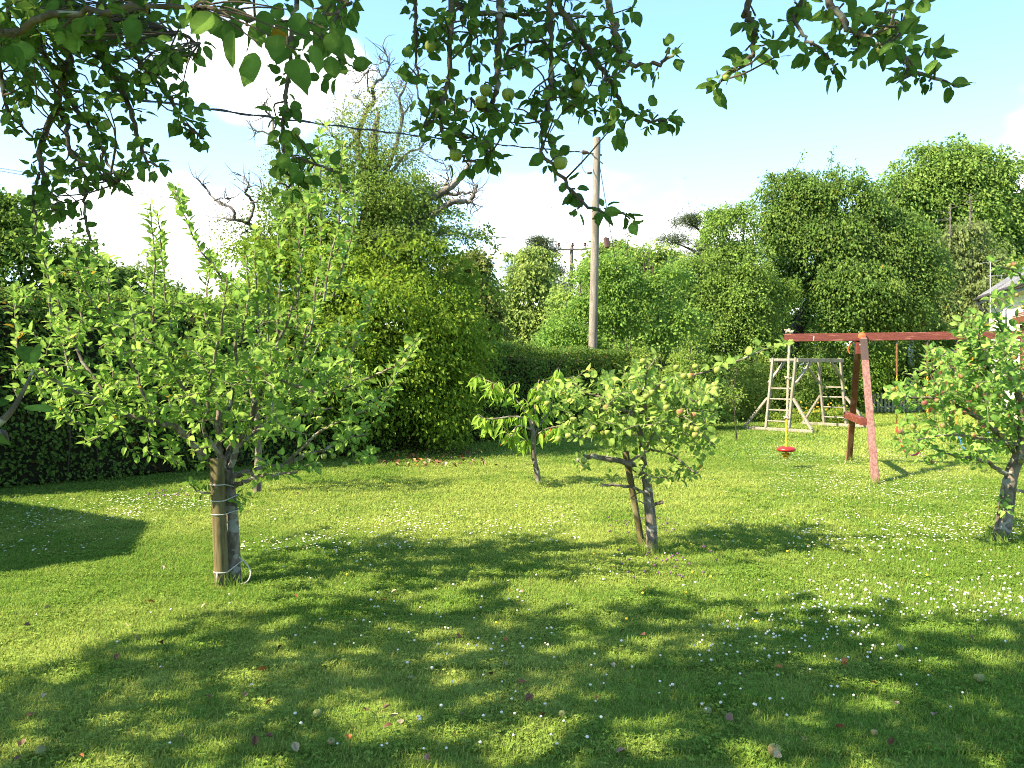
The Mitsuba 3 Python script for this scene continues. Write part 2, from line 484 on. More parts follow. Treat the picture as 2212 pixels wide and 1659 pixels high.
# ------------------------------------------------------------------ hedges and shrubs
def leafy_box(line, half, heights, n, size, ca, cb, droop=0.2, spread=0.10, top=0.35, odd=None, odd_share=0.0, templates=LEAF_PAIR, seed=1, rough=0.16):
    """Leaves over the faces of a clipped hedge that follows a line. Returns the foliage mesh and the ragged stems within."""
    m = Mesh()
    line = np.asarray(line, float)
    seg = np.linalg.norm(np.diff(line, axis=0), axis=1)
    cum = np.concatenate([[0], np.cumsum(seg)])
    s = rng.random(n) * cum[-1]
    i = np.clip(np.searchsorted(cum, s, 'right') - 1, 0, len(seg) - 1)
    t = ((s - cum[i]) / seg[i])[:, None]
    base = line[i] * (1 - t) + line[i + 1] * t
    d = (line[i + 1] - line[i]) / seg[i][:, None]
    nrm = np.stack([d[:, 1], -d[:, 0]], -1)
    hgt = np.interp(s, np.linspace(0, cum[-1], len(heights)), heights)
    kind = rng.random(n)
    ontop = kind < top
    back = kind > 0.93
    u, w = rng.random(n), rng.random(n)
    off = np.where(ontop, (2 * u - 1) * half, np.where(back, -half, half))
    z = np.where(ontop, hgt, np.power(u, 0.9) * hgt)
    inset = np.abs(rng.standard_normal(n)) * spread
    lump = (meshkit.fbm(np.stack([base[:, 0] * 1.3, base[:, 1] * 1.3, z * 1.3], -1), 4, seed) - 0.5) * 2 * rough * 2
    fine = (meshkit.noise(np.stack([base[:, 0] * 6, base[:, 1] * 6, z * 6], -1), seed + 5) - 0.5) * rough
    outn = np.where(ontop[:, None], [0, 0, 1.0], np.concatenate([nrm * np.where(back, -1, 1)[:, None], np.zeros((n, 1))], 1))
    pos = np.concatenate([base + nrm * off[:, None], z[:, None]], 1) + outn * (lump + fine - inset)[:, None]
    pos[:, 2] = np.maximum(pos[:, 2], 0.02)
    normal = unit(outn * 0.8 + UP * 0.5 + rng.standard_normal((n, 3)) * 0.45)
    along = unit(rng.standard_normal((n, 3)) + outn * 0.5 - UP * droop)
    put_leaves(m, templates, pos, along, normal, size * (0.6 + 0.8 * rng.random(n)), tones(n, ca, cb, odd=odd, odd_share=odd_share))
    stems = Mesh()
    L = int(cum[-1] / 0.13)
    for k in range(L):
        sk = (k + rng.random()) / L * cum[-1]
        ii = min(np.searchsorted(cum, sk, 'right') - 1, len(seg) - 1)
        tt = (sk - cum[ii]) / seg[ii]
        b = line[ii] * (1 - tt) + line[ii + 1] * tt
        dd = (line[ii + 1] - line[ii]) / seg[ii]
        nn = np.array([dd[1], -dd[0]])
        b = b + nn * rng.uniform(-half * 0.5, half * 0.75)
        hh = np.interp(sk, np.linspace(0, cum[-1], len(heights)), heights)
        q = np.array([b[0], b[1], 0.0])
        pts = [q, q + [rng.normal() * .12, rng.normal() * .12, hh * .45], q + [rng.normal() * .3, rng.normal() * .25, hh * .93]]
        stems.add(*tube(curve(pts, 5), np.linspace(.016, .004, 5), 4))
    return m, stems


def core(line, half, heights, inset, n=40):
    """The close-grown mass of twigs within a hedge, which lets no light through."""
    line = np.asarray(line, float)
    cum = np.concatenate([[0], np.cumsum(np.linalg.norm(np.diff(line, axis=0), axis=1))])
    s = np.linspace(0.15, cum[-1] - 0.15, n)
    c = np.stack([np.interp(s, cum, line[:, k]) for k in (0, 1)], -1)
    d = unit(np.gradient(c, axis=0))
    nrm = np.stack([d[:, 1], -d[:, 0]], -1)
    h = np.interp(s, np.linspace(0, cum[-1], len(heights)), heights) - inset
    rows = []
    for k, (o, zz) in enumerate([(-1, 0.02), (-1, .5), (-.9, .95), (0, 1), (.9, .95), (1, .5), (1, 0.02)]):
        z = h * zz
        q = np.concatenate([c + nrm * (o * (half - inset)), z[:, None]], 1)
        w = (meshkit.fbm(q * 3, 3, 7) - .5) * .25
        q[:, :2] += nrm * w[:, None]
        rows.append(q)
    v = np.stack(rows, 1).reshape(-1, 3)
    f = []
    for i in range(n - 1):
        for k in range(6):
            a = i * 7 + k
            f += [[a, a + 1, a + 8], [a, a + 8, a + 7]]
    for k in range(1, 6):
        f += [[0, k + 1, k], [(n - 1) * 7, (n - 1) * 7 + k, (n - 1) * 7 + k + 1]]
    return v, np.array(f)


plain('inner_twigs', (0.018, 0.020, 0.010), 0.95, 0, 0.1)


def hedge(name, label, line, half, heights, n, size, ca, cb, cored=True, **more):
    t = thing(name, label, 'hedge')
    m, st = leafy_box(line, half, heights, n, size, ca, cb, **more)
    part(t, 'foliage', m.shape('leaf_mat'), stuff=True)
    part(t, 'stems', st.shape('twig_bark'), stuff=True)
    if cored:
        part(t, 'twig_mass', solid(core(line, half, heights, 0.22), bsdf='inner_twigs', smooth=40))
    return t


HL = np.array([[-7.9, 9.4], [-6.9, 10.9], [-4.9, 12.9], [-3.0, 15.2], [-1.0, 18.0], [2.4, 21.6], [7.0, 27.0]])
hedge('hedge', 'tall clipped green hedge along the left side of the lawn', HL + [-0.5, 0.45], 0.6, [2.75, 2.75, 2.7, 2.5, 2.3, 2.15, 2.1, 2.1, 2.1, 2.0], 92000, 0.062, (0.042, 0.082, 0.019), (0.085, 0.128, 0.031), odd=(0.22, 0.10, 0.04), odd_share=0.03)


def billow(blobs, k, frac):
    """Smaller lobes over the larger ones, as boughs stand out of a crown."""
    out = []
    for c, r in blobs:
        c, r = np.asarray(c, float), np.broadcast_to(np.asarray(r, float), 3)
        out.append((c, r * .66))
        for _ in range(k):
            d = unit(rng.standard_normal(3) * [1, 1, .9])
            if d[1] > .35:
                d[1] *= -1
            f = frac * rng.uniform(.6, 1.4)
            out.append((c + r * d * rng.uniform(.62, 1.0) - [0, 0, .1 * f * r[2]], r * f * [1.25, 1.25, .52]))
    return out


def clumps(m, blobs, n, size, ca, cb, per=46, clump=0.35, flat=0.4, shell=0.42, templates=LEAF_PAIR, droop=0.4, spread=0.62, lump=0.35, odd=None, odd_share=0.0, seed=0, view=0.65, upness=0.45, lobes=24, frac=.34, hollow=None, stray=.16):
    if hollow is None:
        hollow = clump * 1.5
    """Foliage: clumps of leaves over and within lumpy ellipsoids (centre, radii, share)."""
    if lobes:
        blobs = billow(blobs, lobes, frac)
    n = int(n * 1.8)
    size = size * .80
    clump = clump * .66
    blobs = [(np.asarray(c, float), np.broadcast_to(np.asarray(r, float), 3)) for c, r in blobs]
    area = np.array([(r[0] * r[2] + r[0] * r[1] + r[1] * r[2]) for _, r in blobs])
    ks = np.maximum((n / per * area / area.sum() * (1.25 if hollow else 1)).astype(int), 1)
    for b, ((c, r), k) in enumerate(zip(blobs, ks)):
        d = unit(rng.standard_normal((k * 2, 3)))
        keep = (d[:, 1] < 0.25) | (rng.random(2 * k) > view)
        if hollow:
            w = (c + r * d) / max(hollow, .05)
            keep &= meshkit.fbm(w, 2, seed + 3) + .05 * rng.standard_normal(2 * k) > .42
        d = d[keep][:k]
        k = len(d)
        if not k:
            continue
        rad = 1 + lump * 2 * (meshkit.fbm(d * 2.2 + 9 * b + seed, 3, seed) - 0.5) - shell * rng.random(k) ** 2.6 + stray * np.maximum(0, rng.standard_normal(k) - .6)
        cc = c + r * d * rad[:, None]
        cc[:, 2] = np.maximum(cc[:, 2], 0.08)
        cn = unit(d / r)
        tone = tones(k, ca, cb, 0.10)
        idx = np.repeat(np.arange(k), per)
        N = len(idx)
        g = rng.standard_normal((N, 3)) * 0.5 * (1 + 1.1 * (rng.random((N, 1)) < .12))
        o = cn[idx]
        axis = unit(o * 0.6 + UP * 0.7)
        g -= axis * np.sum(g * axis, -1, keepdims=True) * (1 - flat)
        cs = clump * (0.6 + 0.8 * rng.random(k))[idx][:, None]
        pos = cc[idx] + g * cs
        rad2 = np.linalg.norm(g, axis=1, keepdims=True)
        pos[:, 2] -= (rad2 * rad2)[:, 0] * cs[:, 0] * droop
        pos[:, 2] = np.maximum(pos[:, 2], 0.02)
        normal = unit(o * (1 - upness) + UP * upness + g * 0.9 + rng.standard_normal((N, 3)) * spread)
        along = unit(g + o * 0.3 - UP * droop * 0.9 + rng.standard_normal((N, 3)) * 0.35)
        col = tone[idx] * (1 + 0.16 * rng.standard_normal((N, 1)))
        if odd is not None:
            w = rng.random(N) < odd_share
            col[w] = np.asarray(odd) * (0.7 + 0.6 * rng.random((w.sum(), 1)))
        put_leaves(m, templates, pos, along, normal, size * (0.65 + 0.7 * rng.random(N)), np.clip(col, .004, .9))


def B(x, y, rx, ry, d, rd=None, dd=0.0):
    """An ellipsoid of foliage: its middle and half-extents in the photograph, its distance, its half-depth in metres."""
    k = d / F
    return P(x, y, d + dd), np.array([rx * k, rd if rd is not None else 0.8 * rx * k, ry * k])


def big_tree(name, label, d, trunk, blobs, n, size, ca, cb, limbs=(), bark_mat='dark_bark', category='tree', trunk_r=0.25, shoots=0, shoot_len=1.0, **more):
    t = thing(name, label, category)
    m = Mesh()
    clumps(m, blobs, n, size, ca, cb, **more)
    if shoots:
        sh = Mesh()
        tops = [b for b in blobs]
        for _ in range(shoots):
            c, r = tops[rng.integers(0, len(tops))]
            dd = unit(np.array([rng.normal() * .6, rng.normal() * .4 - .2, 1.0]))
            a = np.asarray(c) + np.asarray(r) * dd * 0.92
            Ls = shoot_len * rng.uniform(.5, 1.2)
            b = a + np.array([rng.normal() * .2, rng.normal() * .2, 1.0]) * Ls
            k = int(16 * Ls / size * .12) + 6
            tt = rng.random(k)
            pos = a + (b - a) * tt[:, None] + rng.standard_normal((k, 3)) * size * .9 * (1.1 - tt[:, None])
            put_leaves(m, more.get('templates', LEAF_PAIR), pos, unit(rng.standard_normal((k, 3)) + UP * .4), unit(rng.standard_normal((k, 3)) * .6 + UP), size * (0.6 + .5 * rng.random(k)), tones(k, ca, cb) * 1.15)
            sh.add(*tube([a - (b - a) * .4, a, b], [.02, .012, .004], 4))
        part(t, 'shoots', sh.shape('twig_bark'), stuff=True)
    part(t, 'foliage', m.shape('leaf_mat'), stuff=True)
    pts = curve(trunk)
    part(t, 'trunk', solid(tube(pts, np.linspace(trunk_r, trunk_r * .5, len(pts)), 10, bump=.15), bsdf=bark_mat, smooth=60))
    forks = pts[len(pts) // 2:]
    for c, r in blobs:
        a = forks[rng.integers(0, len(forks))]
        q = curve([a, a * .5 + np.asarray(c) * .5 + [0, 0, -.2], np.asarray(c)], 8)
        part(t, 'limb', solid(tube(q, np.linspace(trunk_r * .4, trunk_r * .12, 8), 6, bump=.1), bsdf=bark_mat, smooth=60))
    return t


OLIVE_A, OLIVE_B = (0.060, 0.10, 0.028), (0.115, 0.16, 0.045)
GREEN_A, GREEN_B = (0.045, 0.085, 0.018), (0.09, 0.135, 0.032)

# the ivy-clad dead tree behind the hedge
d = 17.3
ivy = thing('ivy_tree', 'huge ivy-covered dead tree with bare grey branches above its crown, behind the hedge', 'tree')
im = Mesh()
clumps(im, [B(820, 700, 205, 190, d, 2.4), B(825, 570, 150, 115, d, 1.8, -.3), B(640, 620, 125, 140, d, 2.0), B(940, 700, 100, 190, d, 1.9), B(720, 790, 200, 150, d, 2.3), B(935, 850, 95, 110, d, 1.5, -.2), B(590, 720, 110, 130, d, 1.7)], 46000, .10, (0.058, 0.100, 0.014), (0.118, 0.165, 0.024), per=34, clump=.42, droop=.7, seed=3, odd=(.20, .13, .03), odd_share=.006)
clumps(im, [B(780, 455, 115, 105, d, 1.5), B(650, 490, 80, 120, d, 1.2), B(880, 480, 80, 90, d, 1.1), B(690, 420, 95, 90, d, 1.1), B(865, 430, 85, 90, d, 1.1), B(900, 520, 125, 110, d, 1.3, -.2), B(690, 510, 135, 120, d, 1.4), B(775, 360, 85, 75, d, .9), B(840, 400, 55, 60, d, .8)], 17000, .085, (0.050, 0.085, 0.020), (0.10, 0.14, 0.035), per=24, clump=.34, droop=.5, seed=5, shell=.6)
clumps(im, [B(800, 300, 90, 60, d, .9), B(870, 350, 45, 60, d, .7), B(620, 370, 50, 80, d, .6), B(500, 500, 40, 30, d, .5), B(830, 230, 45, 60, d, .5), B(940, 420, 40, 40, d, .5), B(760, 250, 40, 50, d, .5)], 4600, .06, (0.085, 0.115, 0.035), (0.14, 0.165, 0.055), per=9, clump=.42, shell=.95, seed=6, lobes=0, hollow=0)
part(ivy, 'foliage', im.shape('leaf_mat'), stuff=True)
pts = curve([[-3.2, d, 0], P(800, 800, d), P(795, 600, d), P(800, 430, d), P(805, 320, d), P(818, 240, d)])
part(ivy, 'trunk', solid(tube(pts, np.linspace(.40, .035, len(pts)), 12, bump=.15), bsdf='dead_bark', smooth=60))
DEAD = [
    ([(800, 480), (880, 455), (928, 432), (963, 415), (994, 394), (1012, 369), (1016, 351)], .13, .05, -.4),
    ([(800, 520), (900, 480), (949, 453), (980, 439), (1012, 436), (1026, 422), (1028, 401)], .12, .04, -.7),
    ([(963, 415), (985, 419), (1015, 414), (1032, 402)], .05, .025, -.5),
    ([(963, 412), (960, 395), (968, 383), (965, 368)], .03, .015, -.4),
    ([(1012, 436), (1022, 440), (1030, 452)], .03, .01, -.7),
    ([(900, 520), (970, 500), (1005, 505), (1020, 518), (1030, 510)], .05, .015, -.2),
    ([(620, 560), (560, 505), (535, 482), (506, 478), (470, 468)], .09, .02, -.3),
    ([(535, 480), (545, 440), (535, 418), (542, 404), (522, 380)], .05, .015, -.3),
    ([(506, 475), (506, 453), (468, 436), (440, 405), (432, 390)], .045, .012, -.3),
    ([(545, 440), (575, 430), (560, 395)], .03, .008, -.3), ([(468, 436), (480, 425), (495, 432)], .02, .008, -.3),
    ([(640, 420), (594, 291), (586, 256), (573, 232), (582, 205)], .05, .012, 0), ([(594, 291), (560, 284), (538, 278)], .03, .01, 0),
    ([(800, 420), (770, 310), (790, 246), (805, 211), (808, 193), (826, 165), (840, 141), (829, 105)], .09, .018, .1),
    ([(808, 205), (795, 190), (799, 160), (778, 182), (765, 150)], .03, .01, .1), ([(826, 165), (818, 150), (822, 130)], .02, .008, .1),
    ([(790, 330), (765, 292), (740, 262), (735, 240)], .05, .012, .1), ([(770, 310), (745, 312), (715, 290), (700, 268)], .04, .012, .1),
    ([(820, 400), (850, 330), (868, 250), (862, 215), (880, 180), (890, 160)], .07, .015, -.1), ([(868, 250), (885, 225), (896, 205)], .03, .01, -.1),
    ([(845, 380), (880, 330), (905, 318), (930, 300)], .05, .012, -.1), ([(864, 222), (858, 200), (866, 180)], .02, .008, -.1),
    ([(800, 246), (782, 222), (770, 205)], .02, .008, .1), ([(560, 760), (500, 680), (470, 660), (445, 664)], .03, .01, -.2),
    ([(905, 318), (925, 340), (960, 352), (978, 360)], .02, .006, -.1)]
for line, a, b, dd in DEAD:
    q = curve([P(x, y, d + dd) + [0, rng.normal() * .12, 0] for x, y in line])
    q[1:-1] += rng.standard_normal((len(q) - 2, 3)) * .012
    db = Mesh().add(*tube(q, np.linspace(a * .8, b * .6, len(q)), 6, bump=.12))
    for _ in range(int(3 + 9 * len(line) / 5)):
        i0 = int(rng.integers(len(q) // 3, len(q)))
        a_, Lt = q[i0], rng.uniform(.15, .55)
        dirn = unit(unit(q[min(i0 + 1, len(q) - 1)] - q[max(i0 - 1, 0)]) * .6 + rng.standard_normal(3) * .55 + UP * .25)
        w = curve([a_, a_ + dirn * Lt * .5 + rng.standard_normal(3) * .04, a_ + dirn * Lt + rng.standard_normal(3) * .07], 6)
        db.add(*tube(w, np.linspace(.012, .003, 6), 4))
    part(ivy, 'dead_branch', db.shape('dead_bark', 60))

# shrubs above the left part of the hedge
big_tree('elder_bush', 'dark leafy bush rising behind the hedge at the far left edge', 13.5, [P(60, 1000, 13.5) * [1, 1, 0], P(60, 620, 13.5)], [B(40, 560, 120, 130, 13.5), B(-80, 520, 130, 140, 13.5), B(160, 600, 90, 80, 13.5), B(20, 470, 70, 60, 13.5)], 12000, .10, GREEN_A, GREEN_B, trunk_r=.08, category='bush', clump=.35, seed=12)
big_tree('elder_bush', 'shrub with scattered shoots standing behind the hedge and the staked apple tree', 14.5, [P(280, 1000, 14.5) * [1, 1, 0], P(280, 680, 14.5)], [B(240, 640, 110, 75, 14.5), B(350, 680, 90, 60, 14.5), B(190, 590, 60, 50, 14.5)], 9000, .09, (0.05, 0.09, 0.025), (0.10, 0.145, 0.04), trunk_r=.07, category='bush', clump=.3, seed=14, shoots=14, shoot_len=.35)
big_tree('far_tree', 'small distant tree seen low between the left hedge and the ivy-covered tree', 45, [P(420, 790, 45) * [1, 1, 0], P(420, 700, 45)], [B(420, 680, 60, 55, 45), B(370, 660, 50, 50, 45), B(480, 690, 60, 45, 45), B(540, 700, 60, 60, 45)], 7000, .28, OLIVE_A, OLIVE_B, trunk_r=.2, clump=.8, seed=15)

# trees beyond the hedge, from left to right
big_tree('far_tree', 'olive green tree just right of the ivy-covered tree beyond the hedge', 38, [P(1010, 800, 38) * [1, 1, 0], P(1005, 640, 38)], [B(1000, 600, 55, 70, 38), B(1030, 660, 45, 70, 38), B(975, 680, 60, 90, 38), B(1010, 720, 60, 60, 38)], 14000, .24, (0.06, 0.08, 0.025), (0.12, 0.135, 0.045), trunk_r=.25, clump=.7, seed=16)
big_tree('far_tree', 'tall pale olive tree standing left of the two utility poles', 48, [P(1140, 810, 48) * [1, 1, 0], P(1145, 600, 48)], [B(1150, 570, 45, 45, 48), B(1135, 630, 55, 55, 48), B(1120, 690, 62, 60, 48), B(1165, 700, 60, 60, 48), B(1130, 740, 70, 50, 48), B(1180, 610, 25, 40, 48)], 20000, .26, (0.095, 0.135, 0.042), (0.16, 0.20, 0.065), trunk_r=.28, clump=.75, droop=.8, seed=18)
big_tree('far_tree', 'yellow green broad tree behind the tall utility pole', 42, [P(1340, 810, 42) * [1, 1, 0], P(1340, 640, 42)], [B(1320, 590, 60, 70, 42), B(1390, 580, 60, 60, 42), B(1250, 650, 55, 75, 42), B(1340, 690, 90, 80, 42), B(1430, 640, 60, 90, 42), B(1230, 740, 60, 60, 42), B(1430, 740, 80, 70, 42)], 24000, .25, (0.085, 0.13, 0.036), (0.145, 0.19, 0.055), trunk_r=.3, clump=.75, seed=20)
big_tree('young_tree', 'young tree with fluttering leaves right behind the utility pole', 25, [P(1330, 905, 25) * [1, 1, 0], P(1325, 760, 25), P(1330, 600, 25)], [B(1330, 590, 65, 70, 25), B(1270, 690, 85, 80, 25, .5), B(1380, 640, 70, 80, 25), B(1340, 740, 95, 80, 25), B(1215, 730, 50, 60, 24, .8), B(1430, 600, 50, 45, 25), B(1450, 720, 60, 80, 25)], 12000, .12, (0.060, 0.12, 0.027), (0.125, 0.185, 0.045), trunk_r=.07, clump=.45, shell=.8, per=16, seed=21, lobes=14, shoots=16, shoot_len=.7, bark_mat='apple_bark')


def pine(label, d, trunk, pads, n, trunk_r=.25):
    t = thing('pine_tree', label, 'pine tree')
    m = Mesh()
    clumps(m, [B(x, y, rx, ry, d) for x, y, rx, ry in pads], n, .22, (0.030, 0.048, 0.024), (0.060, 0.078, 0.040), per=24, clump=.55, flat=.5, shell=.6, templates=NEEDLE, droop=-.2, seed=22)
    part(t, 'foliage', m.shape('leaf_mat'), stuff=True)
    q = curve([P(x, y, d) for x, y in trunk])
    q[0, 2] = 0
    part(t, 'trunk', solid(tube(q, np.linspace(trunk_r, trunk_r * .3, len(q)), 8, bump=.1), bsdf='dark_bark', smooth=60))
    for x, y, rx, ry in pads:
        c = P(x, y, d)
        a = q[np.argmin(np.abs(q[:, 2] - c[2] + .6))]
        part(t, 'branch', solid(tube(curve([a, (a + c) / 2 + [0, 0, .1], c], 6), np.linspace(.09, .03, 6), 5), bsdf='dark_bark', smooth=60))


pine('dark pine crown peeking over the tall pale olive tree', 55, [(1185, 800), (1185, 640), (1180, 525)], [(1160, 525, 24, 10), (1180, 548, 28, 12), (1105, 585, 16, 9), (1190, 590, 26, 12), (1215, 620, 22, 14), (1200, 660, 24, 14)], 6000)
pine('dark pine with spreading pads left of the sycamore', 50, [(1520, 810), (1520, 640), (1515, 500)], [(1480, 482, 40, 11), (1450, 522, 30, 10), (1545, 470, 26, 10), (1490, 560, 40, 14), (1455, 610, 34, 14), (1540, 540, 40, 18), (1470, 660, 40, 16)], 9000)
pine('small dark pine in the gap between the olive trees beyond the hedge', 60, [(1075, 800), (1075, 700), (1075, 640)], [(1070, 640, 20, 14), (1060, 665, 26, 16), (1085, 690, 24, 18), (1070, 720, 30, 18)], 4500)

d = 30
big_tree('leafy_tree', 'dense rounded green tree left of the sycamore trunk', d, [P(1590, 885, d) * [1, 1, 0], P(1590, 760, d), P(1590, 600, d)], [B(1590, 600, 90, 90, d), B(1540, 660, 80, 90, d), B(1620, 650, 70, 100, d), B(1550, 740, 100, 80, d), B(1620, 760, 65, 80, d), B(1560, 500, 45, 55, d), B(1610, 470, 35, 35, d), B(1490, 600, 50, 60, d), B(1600, 840, 90, 60, d), B(1500, 800, 70, 80, d)], 56000, .115, (0.062, 0.108, 0.026), (0.12, 0.175, 0.046), trunk_r=.2, clump=.5, droop=.6, seed=24, shoots=10, shoot_len=.9)
d = 32
syc = big_tree('sycamore_tree', 'large dark green sycamore with reddish brown trunk behind the climbing frame', d, [P(1702, 880, d) * [1, 1, 0], P(1706, 760, d), P(1728, 700, d), P(1765, 640, d), P(1790, 560, d)],
               [B(1740, 420, 70, 70, d), B(1830, 440, 80, 75, d), B(1690, 500, 60, 80, d), B(1780, 520, 110, 80, d), B(1890, 510, 90, 70, d), B(1950, 590, 80, 80, d), B(1850, 600, 90, 70, d, 1.6, -.8), B(1690, 590, 55, 50, d, 1.0, .6), B(1930, 660, 70, 50, d, 1.3), B(1810, 660, 60, 50, d, 1.1, -.8), B(1690, 720, 55, 90, d, .7, 2.2)],
               70000, .140, (0.040, 0.080, 0.022), (0.088, 0.13, 0.034), trunk_r=.33, clump=.75, flat=.25, droop=.9, upness=.7, spread=.35, seed=26, shoots=34, shoot_len=1.1, odd=(.20, .15, .03), odd_share=.008)
q = curve([P(1702, 850, d - .3), P(1708, 760, d - .4), P(1690, 690, d - .3), P(1680, 640, d - .2), P(1670, 580, d)])
part(syc, 'limb', solid(tube(q, np.linspace(.22, .09, len(q)), 8, bump=.12), bsdf='dark_bark', smooth=60))
d = 52
big_tree('lime_tree', 'tallest broad light green tree at the far right behind the others', d, [P(2060, 820, d) * [1, 1, 0], P(2060, 600, d), P(2060, 500, d)],
         [B(2040, 370, 90, 70, d), B(2110, 380, 70, 70, d), B(1960, 430, 80, 70, d), B(2060, 450, 110, 80, d), B(2160, 450, 70, 80, d), B(2200, 520, 70, 80, d), B(1930, 520, 80, 90, d), B(2030, 560, 110, 90, d), B(2130, 620, 110, 110, d), B(1940, 640, 90, 90, d), B(2280, 560, 90, 120, d)], 60000, .27, (0.060, 0.108, 0.028), (0.12, 0.17, 0.048), trunk_r=.5, clump=1.1, droop=.6, seed=28)
d = 38
con = big_tree('cypress_tree', 'drooping grey green conifer with two bare spires left of the white house', d, [P(2085, 830, d) * [1, 1, 0], P(2085, 640, d), P(2084, 540, d)],
               [B(2085, 520, 45, 60, d), B(2050, 560, 40, 70, d), B(2120, 560, 45, 70, d), B(2085, 620, 75, 80, d), B(2040, 660, 60, 80, d), B(2130, 660, 60, 80, d), B(2085, 730, 90, 70, d)], 24000, .20, (0.060, 0.085, 0.033), (0.115, 0.14, 0.06), trunk_r=.22, clump=.5, flat=.8, droop=1.3, upness=.2, templates=NEEDLE + LEAF_LOW, seed=30)
for x0, y0, y1 in ((2052, 505, 440), (2095, 480, 420)):
    q = curve([P(x0, y0 + 30, d - .6), P(x0 + 1, (y0 + y1) / 2, d - .6), P(x0, y1, d - .6)], 8)
    sp = Mesh().add(*tube(q, np.linspace(.045, .01, 8), 6))
    for k in range(26):
        a = q[0] + (q[-1] - q[0]) * rng.uniform(.1, 1)
        sp.add(*tube([a, a + np.array([rng.normal() * .25, rng.normal() * .2, rng.uniform(-.05, .2)])], [.012, .004], 4))
    part(con, 'spire', sp.shape('dead_bark'), 'bare dead spire')

big_tree('far_tree', 'mid green tree closing the gap behind the sycamore trunk', 46, [P(1700, 810, 46) * [1, 1, 0], P(1700, 720, 46)], [B(1700, 700, 80, 90, 46), B(1620, 680, 70, 110, 46), B(1770, 740, 60, 50, 46), B(1480, 680, 80, 100, 46), B(1960, 730, 50, 40, 46)], 9000, .26, GREEN_A, GREEN_B, trunk_r=.3, clump=.7, seed=44)

# shrubs, hedge and fence across the far end of the lawn
def shrub(label, d, blobs, n, size, ca, cb, **more):
    c = blobs[0][0]
    return big_tree('shrub', label, d, [[c[0], c[1], 0], [c[0] + .05, c[1], c[2] * .5], c], blobs, n, size, ca, cb, trunk_r=.05, category='shrub', **more)


d = 26.5
shrub('light green shrub at the edge of the lawn left of the climbing frame', d, [B(1600, 830, 50, 60, d), B(1560, 870, 50, 40, d), B(1630, 860, 40, 40, d), B(1510, 860, 50, 50, d), B(1590, 900, 70, 22, d, .7), B(1640, 800, 30, 35, d)], 13000, .075, (0.085, 0.125, 0.028), (0.16, 0.20, 0.05), clump=.25, seed=32, shoots=16, shoot_len=.4)
d = 22.3
shrub('loose light green shrubs standing between the utility pole and the climbing frame', d, [B(1400, 840, 60, 60, d, .8), B(1330, 830, 45, 55, d + .8, .6), B(1460, 845, 60, 60, d, .8), B(1520, 860, 55, 50, d + .6, .8), B(1370, 790, 40, 45, d + .6, .7), B(1480, 790, 45, 45, d + .6, .7)], 14000, .08, (0.070, 0.115, 0.026), (0.135, 0.185, 0.045), clump=.3, seed=46, shoots=18, shoot_len=.5, stray=.3)
d = 29.5
shrub('shrub in deep shade behind the left ladder of the climbing frame', d, [B(1690, 840, 60, 60, d), B(1740, 820, 50, 60, d), B(1660, 800, 40, 50, d)], 9000, .08, (0.045, 0.085, 0.020), (0.09, 0.135, 0.034), clump=.3, seed=33)
d = 25.8
fl = shrub('low bush with small yellow flowers behind the left ladder of the climbing frame', d, [B(1780, 893, 45, 22, d, .8), B(1740, 900, 40, 18, d, .7), B(1690, 905, 45, 16, d, .7), B(1820, 900, 30, 18, d, .6)], 9000, .06, (0.065, 0.11, 0.02), (0.13, 0.17, 0.035), clump=.2, seed=34)
fm = Mesh()
for _ in range(26):
    q = P(rng.uniform(1725, 1830), rng.uniform(868, 895), d - .75 - .2 * rng.random())
    fm.add(*tube([q, q + [0, -.01, .03]], [.026, .02], 6), c=(0.45, 0.28, 0.02))
part(fl, 'flowers', fm.shape('vcol_mat'), 'small yellow flowers', stuff=True)
d = 31
shrub('leafy green shrub between the climbing frame and the red swing legs', d, [B(1850, 800, 50, 55, d), B(1800, 800, 45, 70, d), B(1890, 775, 40, 35, d), B(1812, 860, 50, 45, d), B(1818, 835, 38, 48, d)], 14000, .10, (0.04, 0.085, 0.018), (0.10, 0.16, 0.03), clump=.3, seed=35)
hedge('hedge', 'dense garden hedge with reddish top behind the green picket fence', [[13.0, 35.6], [16, 35.9], [21.5, 36.2]], .8, [2.4, 2.75, 2.7, 2.5], 18000, .095, (0.045, 0.08, 0.022), (0.10, 0.135, 0.04), odd=(0.28, 0.13, 0.05), odd_share=.10, seed=4)
d = 33
shrub('bright green bush poking up behind the red swing beam near the house', d, [B(2030, 715, 45, 28, d, .8), B(2000, 735, 40, 25, d, .8), B(2060, 735, 45, 25, d, .8), B(2040, 780, 45, 50, d, .8)], 8000, .085, (0.085, 0.14, 0.025), (0.15, 0.20, 0.045), clump=.25, seed=36, shoots=10, shoot_len=.35)
d = 34.6
shrub('bush with yellow green leaves over the picket fence', d, [B(1930, 790, 60, 40, d, .6), B(1975, 775, 60, 30, d, .6), B(1960, 820, 70, 35, d, .5)], 9000, .08, (0.07, 0.11, 0.025), (0.13, 0.17, 0.04), clump=.25, seed=37)
for x0 in (60.0,):
    wl = Mesh()
    clumps(wl, [((x, 95 + 8 * math.sin(x), 1.5), (9, 5, 3.2 + math.sin(x * 1.7))) for x in range(-70, 100, 9)], 14000, .6, (0.05, 0.08, 0.03), (0.10, 0.13, 0.05), clump=1.3, seed=40)
    single('woodland', wl.shape('leaf_mat'), 'distant wood that closes the view between the nearer trees', 'wood', kind='stuff')

